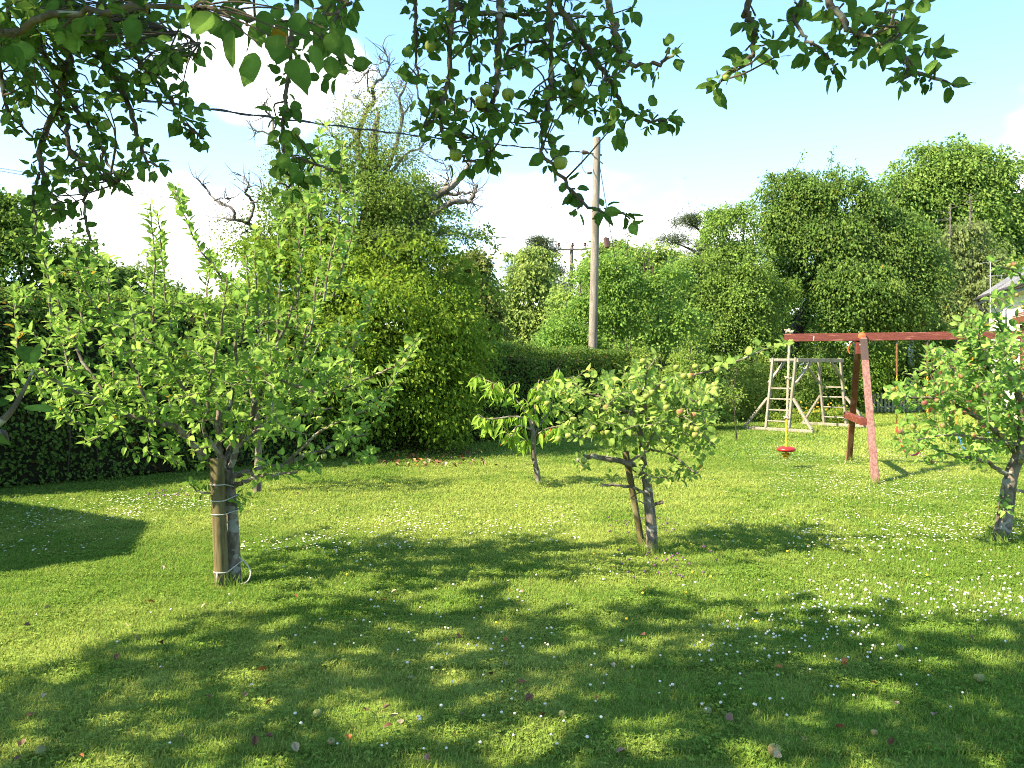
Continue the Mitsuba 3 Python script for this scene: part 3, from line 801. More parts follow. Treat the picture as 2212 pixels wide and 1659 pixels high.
# picket fence
fence = thing('picket_fence', 'grey green wooden picket fence behind the red swing set', 'fence')
fy = 31.5
for z in (.22, .62):
    part(fence, 'rail', solid(bar([12.9, fy + .03, z], [16.3, fy + .03, z], .04, .07), bsdf='fence_green'))
for k, x in enumerate(np.arange(12.95, 16.3, .14)):
    hgt = .78 + rng.normal() * .012
    w, th = .075, .02
    prof = np.array([[-w / 2, .04], [w / 2, .04], [w / 2, hgt - .05], [0, hgt], [-w / 2, hgt - .05]])
    v = np.vstack([np.stack([x + prof[:, 0], np.full(5, fy + o), prof[:, 1]], -1) for o in (-th, 0.008)])
    f = [[0, 1, 2], [0, 2, 3], [0, 3, 4], [5, 7, 6], [5, 8, 7], [5, 9, 8]] + [t for i in range(5) for t in ([i, 5 + i, 5 + (i + 1) % 5], [i, 5 + (i + 1) % 5, (i + 1) % 5])]
    part(fence, 'picket', mikit.ply((v, np.array(f)), 'fence_green'))
for x in (12.9, 14.6, 16.3):
    part(fence, 'post', solid(bar([x, fy + .1, 0], [x, fy + .1, .8], .09, .09, up=np.array([0, 1., 0])), bsdf='fence_green'))
wp = P(1967, 745, 34.2)
t = thing('post', 'white square post standing in the far hedge below the red swing beam', 'post')
part(t, 'shaft', solid(bar([wp[0], wp[1], 0], [wp[0], wp[1], 2.75], .16, .16, up=np.array([0, 1., 0])), bsdf='white_paint'))
part(t, 'cap', solid(bar([wp[0], wp[1], 2.752], [wp[0], wp[1], 2.80], .21, .21, up=np.array([0, 1., 0])), bsdf='white_paint'))

# ------------------------------------------------------------------ white house at the right
E0 = np.array([16.7, 30.0, 0])                       # its far left corner
ev, nv = unit(np.array([-.284, -.959, 0])), unit(np.array([.959, -.284, 0]))
house = thing('house', 'white rendered house with grey slate roof at the right edge', 'house')
HL_, HW, HE, PITCH = 13.0, 8.0, 4.15, .70


def HP(s, w, z):
    return E0 + ev * s + nv * w + UP * z


def quad(a, b, c, d_):
    return np.array([a, b, c, d_]), np.array([[0, 1, 2], [0, 2, 3]])


ridge = HE + PITCH * HW / 2


def box8(p):
    """A closed solid from its 8 corners (4 below, 4 above)."""
    return np.array(p), np.array([[0, 2, 1], [0, 3, 2], [4, 5, 6], [4, 6, 7]] + [t for i in range(4) for t in ([i, (i + 1) % 4, 4 + (i + 1) % 4], [i, 4 + (i + 1) % 4, 4 + i])])


body = [HP(.25, .3, 0), HP(HL_, .3, 0), HP(HL_, HW - .3, 0), HP(.25, HW - .3, 0)]
part(house, 'wall', solid(box8(body + [b + UP * (HE + .05) for b in body]), bsdf='house_wall'))
for s in (.25, HL_):
    a, b, c = HP(s, .32, HE + .06), HP(s, HW - .32, HE + .06), HP(s, HW / 2, ridge - .12)
    o = ev * (.2 if s < 1 else -.2)
    part(house, 'gable', mikit.ply((np.array([a, b, c, a + o, b + o, c + o]), np.array([[0, 1, 2], [3, 5, 4], [0, 3, 4], [0, 4, 1], [1, 4, 5], [1, 5, 2], [2, 5, 3], [2, 3, 0]])), 'house_wall'))
for k in (0, 1):
    w0 = 0 if k == 0 else HW
    a, b = HP(-.05, w0, HE), HP(HL_ + .25, w0, HE)
    c, dd = HP(HL_ + .25, HW / 2, ridge), HP(-.05, HW / 2, ridge)
    th = UP * .09
    v, f = box8([a, b, c, dd, a + th, b + th, c + th, dd + th])
    sl = math.hypot(HW / 2, PITCH * HW / 2)
    uv = np.array([[0, 0], [HL_ + .3, 0], [HL_ + .3, sl], [0, sl]] * 2)
    part(house, 'roof', mikit.ply((v, f), 'slate_roof', uv=uv))
part(house, 'ridge_tiles', solid(tube([HP(-.05, HW / 2, ridge + .09), HP(HL_ + .25, HW / 2, ridge + .09)], .12, 8), bsdf='slate_roof', smooth=50)) if False else part(house, 'ridge', solid(tube([HP(-.05, HW / 2, ridge + .06), HP(HL_ + .25, HW / 2, ridge + .06)], .11, 8), bsdf='fascia_grey', smooth=50))
part(house, 'fascia', solid(bar(HP(-.05, -.015, HE - .09), HP(HL_ + .2, -.015, HE - .09), .03, .2), bsdf='fascia_grey'))
part(house, 'soffit', solid(bar(HP(-.02, .15, HE - .06), HP(HL_ + .2, .15, HE - .06), .29, .03), bsdf='white_paint'))
part(house, 'gutter', solid(tube([HP(-.05, -.09, HE - .03), HP(HL_ + .2, -.09, HE - .03)], .055, 8), bsdf='pipe_black', smooth=50))
part(house, 'downpipe', solid(tube(curve([HP(.38, -.08, HE - .08), HP(.38, .1, HE - .45), HP(.38, .22, HE - .6), HP(.38, .22, 1.5), HP(.38, .22, 0)], 24), .045, 8), bsdf='pipe_black', smooth=50))
for s, z, w, h in ((2.6, 3.35, .42, .5),):
    o = HP(s, .298, z)
    wd = part(house, 'window', solid(bar(o - ev * (w / 2 + .05) - UP * (h / 2 + .025), o + ev * (w / 2 + .05) - UP * (h / 2 + .025), .09, .05), bar(o - ev * (w / 2 + .05) + UP * (h / 2 + .025), o + ev * (w / 2 + .05) + UP * (h / 2 + .025), .09, .05), bar(o - ev * (w / 2 + .025) - UP * h / 2, o - ev * (w / 2 + .025) + UP * h / 2, .05, .088, up=nv), bar(o + ev * (w / 2 + .025) - UP * h / 2, o + ev * (w / 2 + .025) + UP * h / 2, .05, .088, up=nv), bsdf='white_paint'))
    scene[wd + '__pane'] = solid(bar(o - ev * w / 2 - nv * .012, o + ev * w / 2 - nv * .012, .02, h), bsdf='window_dark')
aer = thing('television_aerial', 'thin television aerial on a pole fixed to the white house', 'aerial')
am = HP(2.3, -.12, 0)
part(aer, 'pole', solid(tube([am + UP * 2.7, am + UP * 5.30], .020, 7), bsdf='steel', smooth=50))
part(aer, 'bracket', solid(tube([am + UP * 3.0, HP(2.3, .31, 3.0)], .018, 6), tube([am + UP * 3.75, HP(2.3, .31, 3.75)], .018, 6), bsdf='iron'))
by = [tube([am + UP * 5.2 - np.array([.42, -.1, .05]), am + UP * 5.2 + np.array([.25, -.06, .05])], .009, 5)]
for k in range(9):
    c = am + UP * 5.2 - np.array([.42, -.1, .05]) + (np.array([.67, -.16, .10])) * k / 8
    by.append(tube([c - np.array([.03, .14, 0]), c + np.array([.03, .14, 0])], .006, 4))
part(aer, 'antenna', solid(*by, bsdf='steel'))
part(aer, 'lower_antenna', solid(tube([am + UP * 4.75 - [.1, 0, 0], am + UP * 4.75 + [.42, 0, 0]], .011, 5), tube([am + UP * 4.62 + [.36, 0, 0], am + UP * 4.88 + [.36, 0, 0]], .007, 4), bsdf='steel'))
# timber porch with a brown tiled roof against the house wall
porch = thing('porch', 'brown timber porch with brown tiled lean-to roof against the white house', 'porch')
ps, pe, pw = 8.0, 11.6, -.9
for i in range(9):
    a0, a1 = i / 9, (i + 1) / 9 + .02
    z0, z1 = 3.0 + .75 * a0 + .03, 3.0 + .75 * a1
    part(porch, 'tile_course', solid(bar(HP(ps, pw + (0.29 - pw) * (a0 + a1) / 2, (z0 + z1) / 2 + .02), HP(pe, pw + (.29 - pw) * (a0 + a1) / 2, (z0 + z1) / 2 + .02), .285, .035, up=unit(UP - nv * .33)), bsdf='brown_tiles'))
part(porch, 'fascia', solid(bar(HP(ps, pw - .02, 2.92), HP(pe, pw - .02, 2.92), .04, .2), bsdf='timber_brown'))
for k, s in enumerate(np.arange(ps + .1, pe, .28)):
    part(porch, 'board', solid(bar(HP(s + .13, pw + .12, 0), HP(s + .13, pw + .12, 2.82), .262, .03, up=nv), bsdf='timber_brown'))
for k, w in enumerate(np.arange(pw + .18, .2, .27)):
    part(porch, 'board', solid(bar(HP(ps + .1, w + .12, 0), HP(ps + .1, w + .12, 2.95 + .28 * (w - pw)), .03, .262, up=nv), bsdf='timber_brown'))
# small dark shed roof behind the right apple tree
sh = thing('shed', 'small dark shed whose black roof edge shows behind the red apple tree', 'shed')
sx, sy = P(2085, 760, 30)[:2]
part(sh, 'wall', solid(box8([[sx - .8, sy, 0], [sx + 1.0, sy, 0], [sx + 1.0, sy + 1.6, 0], [sx - .8, sy + 1.6, 0], [sx - .8, sy, 2.05], [sx + 1.0, sy, 2.4], [sx + 1.0, sy + 1.6, 2.4], [sx - .8, sy + 1.6, 2.05]]), bsdf='timber_brown'))
part(sh, 'roof', solid(box8([[sx - 1.0, sy - .2, 2.07], [sx + 1.1, sy - .2, 2.46], [sx + 1.1, sy + 1.8, 2.46], [sx - 1.0, sy + 1.8, 2.07], [sx - 1.0, sy - .2, 2.16], [sx + 1.1, sy - .2, 2.55], [sx + 1.1, sy + 1.8, 2.55], [sx - 1.0, sy + 1.8, 2.16]]), bsdf='shed_black'))

# ------------------------------------------------------------------ garage outside the frame at the left (its gable shades the lawn)
ga = thing('garage', 'brick garage with slate roof beside the lawn, outside the left of the frame', 'garage')
A0, gu, gv = np.array([-6.27, 7.55, 0]), unit(np.array([-.865, .5, 0])), unit(np.array([-.5, -.865, 0]))
GW, GL, GE, GP = 5.8, 7.0, 2.4, .68


def GPt(s, w, z):
    return A0 + gu * s + gv * w + UP * z


b4 = [GPt(.2, .25, 0), GPt(GL, .25, 0), GPt(GL, GW - .25, 0), GPt(.2, GW - .25, 0)]
part(ga, 'wall', solid(box8(b4 + [b + UP * (GE + .1) for b in b4]), bsdf='brick_red'))
for s in (.2, GL):
    o = gu * (.2 if s < 1 else -.2)
    a, b, c = GPt(s, .3, GE + .11), GPt(s, GW - .3, GE + .11), GPt(s, GW / 2, GE + GP * GW / 2 - .1)
    part(ga, 'gable', mikit.ply((np.array([a, b, c, a + o, b + o, c + o]), np.array([[0, 1, 2], [3, 5, 4], [0, 3, 4], [0, 4, 1], [1, 4, 5], [1, 5, 2], [2, 5, 3], [2, 3, 0]])), 'brick_red'))
for w0 in (0, GW):
    a, b, c, dd = GPt(0, w0, GE), GPt(GL + .2, w0, GE), GPt(GL + .2, GW / 2, GE + GP * GW / 2), GPt(0, GW / 2, GE + GP * GW / 2)
    v, f = box8([a, b, c, dd] + [q + UP * .08 for q in (a, b, c, dd)])
    part(ga, 'roof', mikit.ply((v, f), 'slate_roof', uv=np.array([[0, 0], [7.2, 0], [7.2, 3.5], [0, 3.5]] * 2)))
o = GPt(.17, GW / 2, 0)
part(ga, 'door', solid(box8([o - gv * 1.2 - gu * .02, o + gv * 1.2 - gu * .02, o + gv * 1.2 + gu * .06, o - gv * 1.2 + gu * .06] + [q + UP * 2.1 for q in (o - gv * 1.2 - gu * .02, o + gv * 1.2 - gu * .02, o + gv * 1.2 + gu * .06, o - gv * 1.2 + gu * .06)]), bsdf='white_paint'))

# ------------------------------------------------------------------ utility poles and wires
pole = thing('utility_pole', 'tall grey wooden utility pole rising behind the middle apple tree', 'utility pole')
d = 23.2
p0, p1 = P(1277, 925, d), P(1290, 297, d)
p0[2] = 0
pts = np.array([p0 + (p1 - p0) * t for t in np.linspace(0, 1, 24)])
part(pole, 'shaft', solid(tube(pts, np.linspace(.135, .098, 24), 16, bump=.03), bsdf='pole_wood', smooth=60))
att = p0 + (p1 - p0) * .945
part(pole, 'bracket', solid(tube([att + [-.22, -.02, 0], att + [.14, -.02, -.05]], .025, 6), tube([att + [-.14, -.1, -.06], att + [.16, -.12, -.32]], .018, 6), bsdf='iron'))
part(pole, 'insulator', solid(tube([att + [-.42, -.02, .03], att + [-.40, -.02, .03], att + [-.34, -.02, .02], att + [-.27, -.02, .02], att + [-.22, -.02, .01]], [.03, .06, .06, .045, .02], 10), bsdf='ceramic_brown', smooth=40))
part(pole, 'drop_wire', solid(tube(curve([att + [-.38, -.02, 0], att + [-.42, -.02, -.3], att + [-.34, -.02, -.52], att + [-.25, -.02, -.55]], 14), .008, 5), tube([att + [-.27, -.02, -.55], att + [-.2, -.02, -.55], att + [-.13, -.02, -.54]], [.02, .04, .02], 8), bsdf='cable_black'))
gw0, gw1 = p0 + (p1 - p0) * .96, P(1345, 660, d + 1.5)
guy = [gw0 + (gw1 - gw0) * t for t in (0, .35, .7, 1)]
m = mesh_of(tube(np.array(guy), .011, 5))
part(pole, 'stay_wire', m.shape('cable_black'), 'thin wire stay sloping down to the right')
gk = P(1310, 525, d + .6)
part(pole, 'stay_insulator', solid(tube([gk + [0, 0, .16], gk + [0, 0, .14], gk + [.03, 0, -.12], gk + [.03, 0, -.16]], [.03, .085, .085, .03], 8), bsdf='ceramic_brown'))
Q = P(228, 176, 10.5)
far = Q + (Q - att) * .5
cab = thing('overhead_cable', 'black twisted cable running from the tall pole up to the left', 'cable')
pts = np.array([att + [-.42, -.02, .03] + (far - att) * t + UP * (-.16 * 4 * t * (1 - t)) for t in np.linspace(0, 1, 60)])
part(cab, 'strand', solid(tube(pts, .012, 5), bsdf='cable_black', smooth=60))
tw = np.linspace(0, 1, 700)
pt2 = np.array([np.interp(tw, np.linspace(0, 1, 60), pts[:, k]) for k in range(3)]).T
part(cab, 'strand', solid(tube(pt2 + np.stack([np.zeros(700), .016 * np.cos(tw * 160), .016 * np.sin(tw * 160)], -1), .011, 4), bsdf='cable_black', smooth=60))
pole2 = thing('utility_pole', 'distant utility pole with small crossarm left of the tall pole', 'utility pole')
d2 = 56
b0, b1 = P(1229, 800, d2), P(1235, 530, d2)
b0[2] = 0
part(pole2, 'shaft', solid(tube([b0 + (b1 - b0) * t for t in np.linspace(0, 1, 8)], np.linspace(.17, .12, 8), 12), bsdf='pole_wood', smooth=60))
ca_ = b1 - UP * .35
part(pole2, 'crossarm', solid(bar(ca_ + [-.95, -.18, .05], ca_ + [.95, -.18, .05], .09, .1), bsdf='iron'))
for x in (-.88, .05, .88):
    part(pole2, 'insulator', solid(tube([ca_ + [x, -.18, .1], ca_ + [x, -.18, .25], ca_ + [x, -.18, .27], ca_ + [x, -.18, .36], ca_ + [x, -.18, .38], ca_ + [x, -.18, .48]], [.03, .03, .1, .1, .06, .09], 8), bsdf='ceramic_brown'))
for x, yy, lab in ((-.88, (0, 346), 'thin upper wire from the distant pole to the left'), (.05, (300, 400), 'thin lower wire from the distant pole to the left')):
    a = ca_ + [x, -.18, .5]
    b = P(yy[0], yy[1], 40)
    b = a + (b - a) * 1.35
    pts = np.array([a + (b - a) * t + UP * (-.5 * 4 * t * (1 - t)) for t in np.linspace(0, 1, 30)])
    single('overhead_wire', solid(tube(pts, .013, 4), bsdf='cable_black'), lab, 'wire')

# ------------------------------------------------------------------ aeroplane
pl = thing('aeroplane', 'tiny airliner flying past the white cloud', 'aeroplane')
O = P(1189, 448, 3000)


def PL(x, y, z):
    return O + np.array([x, y, z])


part(pl, 'fuselage', solid(tube([PL(-18, 0, 1.6), PL(-16.5, 0, 1.4), PL(-13, 0, 1.0), PL(12, 0, -1.0), PL(17, 0, -1.0), PL(19, 0, -.4)], [.4, 1.5, 2, 2, 1.2, .3], 10), bsdf='plane_white', smooth=60))
part(pl, 'wing', solid(box8([PL(-4, -1, -1.2), PL(2, -1, -1.4), PL(9, -16, .6), PL(6.5, -16, .7), PL(-4, -1, -.7), PL(2, -1, -.9), PL(9, -16, .8), PL(6.5, -16, .9)]), bsdf='plane_white'))
part(pl, 'wing', solid(box8([PL(-4, 1, -1.2), PL(6.5, 16, .7), PL(9, 16, .6), PL(2, 1, -1.4), PL(-4, 1, -.7), PL(6.5, 16, .9), PL(9, 16, .8), PL(2, 1, -.9)]), bsdf='plane_white'))
part(pl, 'tail_fin', solid(box8([PL(12, -.2, .6), PL(17.5, -.2, .2), PL(17.5, .2, .2), PL(12, .2, .6), PL(17, -.1, 6.5), PL(19.5, -.1, 6.4), PL(19.5, .1, 6.4), PL(17, .1, 6.5)]), bsdf='belt_red'))
for s in (-1, 1):
    part(pl, 'engine', solid(tube([PL(-2.5, s * 5.5, -2.4), PL(-2, s * 5.5, -2.4), PL(1.5, s * 5.5, -2.5)], [.7, 1, .6], 8), bsdf='plane_white'))

# ------------------------------------------------------------------ climbing frame
fr = thing('climbing_frame', 'weathered grey wooden climbing frame with two ladders', 'climbing frame')
C1, C2 = np.array([6.97, 21.95, 0]), np.array([9.24, 23.9, 0])
fa = unit(C2 - C1)
fb = np.array([fa[1], -fa[0], 0])
TOP = 1.93
for C, sgn in ((C1, 1), (C2, -1)):
    part(fr, 'ground_rail', solid(bar(C - fb * 1.02 + UP * .045, C + fb * 1.02 + UP * .045, .09, .08), bsdf='grey_wood'))
    foot = [C + fb * s * .335 + UP * .09 for s in (-1, 1)]
    head = [C + fa * sgn * .34 + fb * s * .335 + UP * TOP for s in (-1, 1)]
    for k in (0, 1):
        part(fr, 'stile', solid(bar(foot[k], head[k], .085, .06, up=fb), bsdf='grey_wood'))
        s = (-1, 1)[k]
        part(fr, 'brace', solid(bar(C + fb * s * .98 + UP * .09, foot[k] + (head[k] - foot[k]) * .42 + fb * s * .045, .06, .07, up=fa), bsdf='grey_wood'))
    for z in (.26, .55, .84, 1.12):
        q = [foot[k] + (head[k] - foot[k]) * ((z - .09) / (TOP - .09)) for k in (0, 1)]
        part(fr, 'rung', solid(tube([q[0], q[1]], .022, 8), bsdf='grey_wood', smooth=50))
    part(fr, 'top_rung', solid(bar(head[0] - UP * .05, head[1] - UP * .05, .05, .06), bsdf='grey_wood'))
for s in (-1, 1):
    a, b = C1 + fa * .30 + fb * s * .40 + UP * (TOP - .06), C2 - fa * .30 + fb * s * .40 + UP * (TOP - .06)
    part(fr, 'top_rail', solid(bar(a, b, .05, .1), bsdf='grey_wood'))
    for C, sg in ((C1, 1), (C2, -1)):
        lo = C + fa * sg * (.34 * .68) + fb * s * .40 + UP * (TOP * .66)
        part(fr, 'knee_brace', solid(bar(lo, C + fa * sg * .95 + fb * s * .40 + UP * (TOP - .12), .045, .075, up=fb), bsdf='grey_wood'))
for k in range(5):
    c = C1 + fa * (.75 + k * .37) + UP * (TOP - .06)
    part(fr, 'overhead_rung', solid(tube([c - fb * .38, c + fb * .38], .018, 8), bsdf='grey_wood', smooth=50))

# ------------------------------------------------------------------ swing set
sw = thing('swing_frame', 'reddish brown wooden swing frame with long beam and A-shaped legs', 'swing frame')
FL, BL = np.array([5.13, 11.79, 0]), np.array([5.94, 14.73, 0])
sd = unit(BL - FL)
bd = np.array([sd[1], -sd[0], 0])
AP = np.array([5.56, 13.3, 0])
ZB, BH = 2.065, .125


def BM(t, z):
    return AP + bd * t + UP * z


part(sw, 'beam', solid(bar(BM(-1.165, ZB + BH / 2), BM(4.6, ZB + BH / 2 + .02), .09, BH), bsdf='red_beam_wood'))
for off in (0, 3.3):
    a1 = BM(.02 + off, ZB + .03) - sd * .085
    a2 = BM(-.03 + off, ZB + .03) + sd * .085
    leg1 = part(sw, 'leg', solid(bar(FL + bd * off, a1, .10, .085, up=sd), bsdf='worn_red_wood' if off == 0 else 'red_wood'), 'worn pinkish front leg' if off == 0 else None)
    part(sw, 'leg', solid(bar(BL + bd * off, a2, .095, .085, up=sd), bsdf='red_wood'))
    if off == 0:
        up_ = FL + (a1 - FL) * .83
        part(sw, 'leg_sleeve', solid(bar(up_, a1 - (a1 - FL) * .012, .106, .091, up=sd), bsdf='dark_wood'), 'dark upper end of the front leg')
    fz = .44
    c1, c2 = FL + (a1 - FL) * .40 + bd * (off - .095), BL + (a2 - BL) * .40 + bd * (off - .09)
    if off:
        c1, c2 = FL + bd * off + (a1 - FL - bd * off) * .40 - bd * .095, BL + bd * off + (a2 - BL - bd * off) * .40 - bd * .09
    ex = unit(c2 - c1)
    part(sw, 'crosspiece', solid(bar(c1 - ex * .02, c2 + ex * .12, .085, .105), bsdf='red_plastic' if False else 'red_beam_wood'), 'red crosspiece between the legs')
for bt, bz in ((-.02, 0), (.03, 0)):
    for leg_a, leg_b in ((FL, BM(.02, ZB + .03) - sd * .085), (BL, BM(-.03, ZB + .03) + sd * .085)):
        bp = leg_a + (leg_b - leg_a) * (.40 if bt < 0 else .955) - bd * .05
        part(sw, 'bolt', solid(tube([bp, bp - bd * .012, bp - bd * .016], [.016, .016, .008], 8), bsdf='steel'))
    
part(sw, 'block', solid(bar(BM(-.01, ZB - .02) - sd * .01, BM(-.01, ZB - .2) - sd * .01, .15, .11, up=sd), bsdf='red_beam_wood'))
kb = BM(.0, ZB + .075) - sd * .05
part(sw, 'knob', solid(tube([kb, kb - sd * .02, kb - sd * .05, kb - sd * .06], [.04, .062, .055, .02], 12), bsdf='orange_plastic', smooth=40), 'orange bolt cap on the beam')
part(sw, 'hook', solid(tube(curve([BM(-.1, ZB), BM(-.16, ZB - .04), BM(-.2, ZB - .12), BM(-.17, ZB - .2)], 10), .01, 5), bsdf='orange_plastic'))
part(sw, 'rope_end', solid(tube(curve([c1 + [0.02, -.05, -.02], c1 + [.10, -.16, -.04], c1 + [.2, -.2, -.13], c1 + [.26, -.2, -.16]], 10), .009, 5), bsdf='rope_yellow'), 'loose end of yellow cord')
part(sw, 'mark', solid(bar(BM(-.72, ZB + .015) - sd * .046, BM(-.715, ZB + .09) - sd * .046, .012, .004, up=sd), bsdf='cord_white'), 'pale scratch on the beam')


def rope(a, b, r, turns):
    m = Mesh()
    n = int(turns * 10) + 2
    t = np.linspace(0, 1, n)[:, None]
    ax = unit(b - a)
    x = unit(np.cross(ax, [0.2, 1, .1]))
    y = np.cross(ax, x)
    for k in range(3):
        ang = t * turns * 2 * np.pi + k * 2.094
        m.add(*tube(a + (b - a) * t + r * .55 * (np.cos(ang) * x + np.sin(ang) * y), r * .58, 5))
    return m


def knot(c, r):
    m = Mesh()
    t = np.linspace(0, 2 * np.pi, 26)[:, None]
    m.add(*tube(c + r * np.hstack([np.cos(t) * 1.2, np.sin(t) * 1.2, .5 * np.sin(2 * t)]), r * .55, 6))
    m.add(*tube(c + r * np.hstack([.5 * np.sin(2 * t), np.cos(t), np.sin(t) * 1.1]), r * .5, 6))
    m.add(*tube([c - [r * 2.2, 0, -r], c + [r * .4, 0, 0], c + [r * 2.0, 0, r * .4]], r * .4, 5))
    return m


ds = thing('disc_swing', 'rope swing with a round red plastic disc seat hanging from the beam end', 'swing')
ta, tb = BM(-1.09, ZB), BM(-1.09, 0) + np.array([-.05, 0, .42])
kz = ta + (tb - ta) * .755
part(ds, 'rope', rope(ta, kz, .019, 22).shape('rope_pale', 60), 'pale twisted upper rope')
part(ds, 'rope', rope(kz, tb - UP * .18, .021, 9).shape('rope_yellow', 60), 'yellow lower rope')
for q in (ta + (tb - ta) * .36, kz):
    part(ds, 'knot', knot(q, .028).shape('rope_pale', 60))
part(ds, 'knot', knot(ta + UP * (BH + .035), .035).shape('rope_pale', 60))
part(ds, 'knot', knot(tb - UP * .20, .035).shape('rope_yellow', 60))
sc_ = tb - UP * .10
ring = [(0.0, .035), (.06, .04), (.11, .03), (.135, .018), (.15, 0), (.148, -.02), (.13, -.036), (.10, -.042), (.05, -.035), (0.0, -.03)]
seat = trimesh.creation.revolve(np.array(ring), sections=32)
seat.apply_translation(sc_)
part(ds, 'seat', mikit.ply(seat, 'red_plastic', smooth=50))


def chain(a, b, link=.05, r=.0042):
    m = Mesh()
    L = np.linalg.norm(b - a)
    n = int(L / (link * .72))
    ax = unit(b - a)
    x0 = unit(np.cross(ax, [0.1, 1, .05]))
    y0 = np.cross(ax, x0)
    t = np.linspace(0, 2 * np.pi, 11)[:, None]
    for k in range(n):
        c = a + ax * (k + .5) * L / n
        x = x0 if k % 2 else y0
        m.add(*tube(c + ax * np.cos(t) * link * .5 + x * np.sin(t) * link * .26, r, 5, caps=False))
    return m


def belt_swing(label, t0, t1, mat, zlow):
    s = thing('belt_swing', label, 'swing')
    zs = .66
    for t in (t0, t1):
        part(s, 'hanger', solid(tube([BM(t, ZB + .002), BM(t, ZB - .05)], .014, 6), tube([BM(t, ZB - .03) - bd * .03, BM(t, ZB - .03) + bd * .03], .01, 5), bsdf='iron'))
        part(s, 'strap', rope(BM(t, ZB - .05), BM(t, 1.52), .014, 10).shape('strap_brown', 60))
        part(s, 'chain', chain(BM(t, 1.52), BM(t, .82), .045, .0062).shape('rope_yellow', 60), 'yellow chain')
        part(s, 'clip', rope(BM(t, .82), BM(t, zs), .010, 3).shape('orange_plastic', 60))
    u = np.linspace(-1, 1, 24)
    q = np.array([BM((t0 + t1) / 2 + (t1 - t0) / 2 * x, zlow + (zs - zlow) * abs(x) ** 2.6) for x in u])
    v, f = [], []
    tang = unit(np.gradient(q, axis=0))
    nn = np.cross(tang, sd)
    wv = .055 + .02 * (1 - np.abs(u))
    for o1, o2 in ((-1, 1), (1, 1), (1, -1), (-1, -1)):
        v.append(q + sd * (wv * o1)[:, None] + nn * (.005 * o2))
    v = np.stack(v, 1).reshape(-1, 3)
    for i in range(23):
        for k in range(4):
            a, b = i * 4 + k, i * 4 + (k + 1) % 4
            f += [[a, b, b + 4], [a, b + 4, a + 4]]
    f += [[0, 2, 1], [0, 3, 2], [92, 93, 94], [92, 94, 95]]
    part(s, 'seat', mikit.ply((v, np.array(f)), mat, smooth=40))


belt_swing('swing with a curved red belt seat on yellow chains', .52, .96, 'belt_red', .27)
belt_swing('swing with a curved blue belt seat half hidden by the red apple tree', 1.38, 1.82, 'belt_blue', .30)

# ------------------------------------------------------------------ fruit trees near the camera
class Tree:
    """Limbs given point by point; twigs that grow from the nearest wood to target points; leaves along the twigs."""

    def __init__(self):
        self.limbs, self.nodes, self.dirs, self.twigs, self.paths = [], [], [], Mesh(), []
        self.leaf = [[], [], [], []]

    def limb(self, pts, r0, r1, n=None, bend=0.0, seed=True):
        q = curve(pts, n)
        if bend:
            q[1:-1] += rng.standard_normal((len(q) - 2, 3)) * bend
        self.limbs.append((q, np.linspace(r0, r1, len(q))))
        if seed:
            self.note(q)
        return q

    def note(self, q):
        self.nodes += list(q)
        self.dirs += list(unit(np.gradient(q, axis=0)))

    def grow(self, targets, r0=.006, r1=.002, upk=.4, droop=0.0, reach=1.0, sides=4):
        targets = np.asarray(targets, float)
        nodes = np.array(self.nodes)
        order = np.argsort([np.min(np.linalg.norm(nodes - t, axis=1)) for t in targets])
        for t in targets[order]:
            nodes = np.asarray(self.nodes)
            dist = np.linalg.norm(nodes - t, axis=1) + .5 * np.maximum(0, nodes[:, 2] - t[2])
            k = int(np.argmin(dist))
            a, L = nodes[k], np.linalg.norm(t - nodes[k])
            if L < .04 or L > reach:
                continue
            dirn = unit(self.dirs[k] + UP * upk + rng.standard_normal(3) * .25)
            s = np.linspace(0, 1, max(4, int(L / .07) + 2))[:, None]
            c = a + dirn * L * .5
            q = (1 - s) ** 2 * a + 2 * s * (1 - s) * c + s * s * t
            q[:, 2] -= droop * L * s[:, 0] ** 2
            self.twigs.add(*tube(q, np.linspace(min(r0, .002 + .012 * L), r1, len(q)), sides))
            self.note(q[1:])
            self.paths.append(q)

    def dress(self, q, spacing, size, start=.2, spread=.9, updir=.35, clusters=0, face=.9, hang=0.0):
        """Leaves along a path: alternate leaves, or spurs carrying several."""
        seg = np.linalg.norm(np.diff(q, axis=0), axis=1)
        cum = np.concatenate([[0], np.cumsum(seg)])
        n = max(1, int(cum[-1] * (1 - start) / spacing))
        s = cum[-1] * (start + (1 - start) * (np.arange(n) + rng.random(n) * .7) / n)
        p = np.stack([np.interp(s, cum, q[:, k]) for k in range(3)], -1)
        i = np.clip(np.searchsorted(cum, s) - 1, 0, len(seg) - 1)
        tg = unit(q[i + 1] - q[i])
        if clusters:
            c = rng.integers(max(1, clusters - 1), clusters + 3, n)
            p, tg = np.repeat(p, c, 0), np.repeat(tg, c, 0)
            n = len(p)
        x = unit(np.cross(tg, UP + rng.standard_normal((n, 3)) * .2))
        y = np.cross(tg, x)
        ph = np.arange(n) * 2.4 + rng.random(n) * .9
        rad = np.cos(ph)[:, None] * x + np.sin(ph)[:, None] * y
        al = unit(rad * spread + tg * .55 + UP * updir + rng.standard_normal((n, 3)) * .22 - UP * hang)
        nm = unit(UP * face + tg * .4 + rng.standard_normal((n, 3)) * .45 - rad * .3)
        sz = size * (.6 + .6 * rng.random(n))
        for lst, val in zip(self.leaf, (p + rad * .004, al, nm, sz)):
            lst.append(val)

    def leaves(self):
        return [np.concatenate(x) for x in self.leaf]


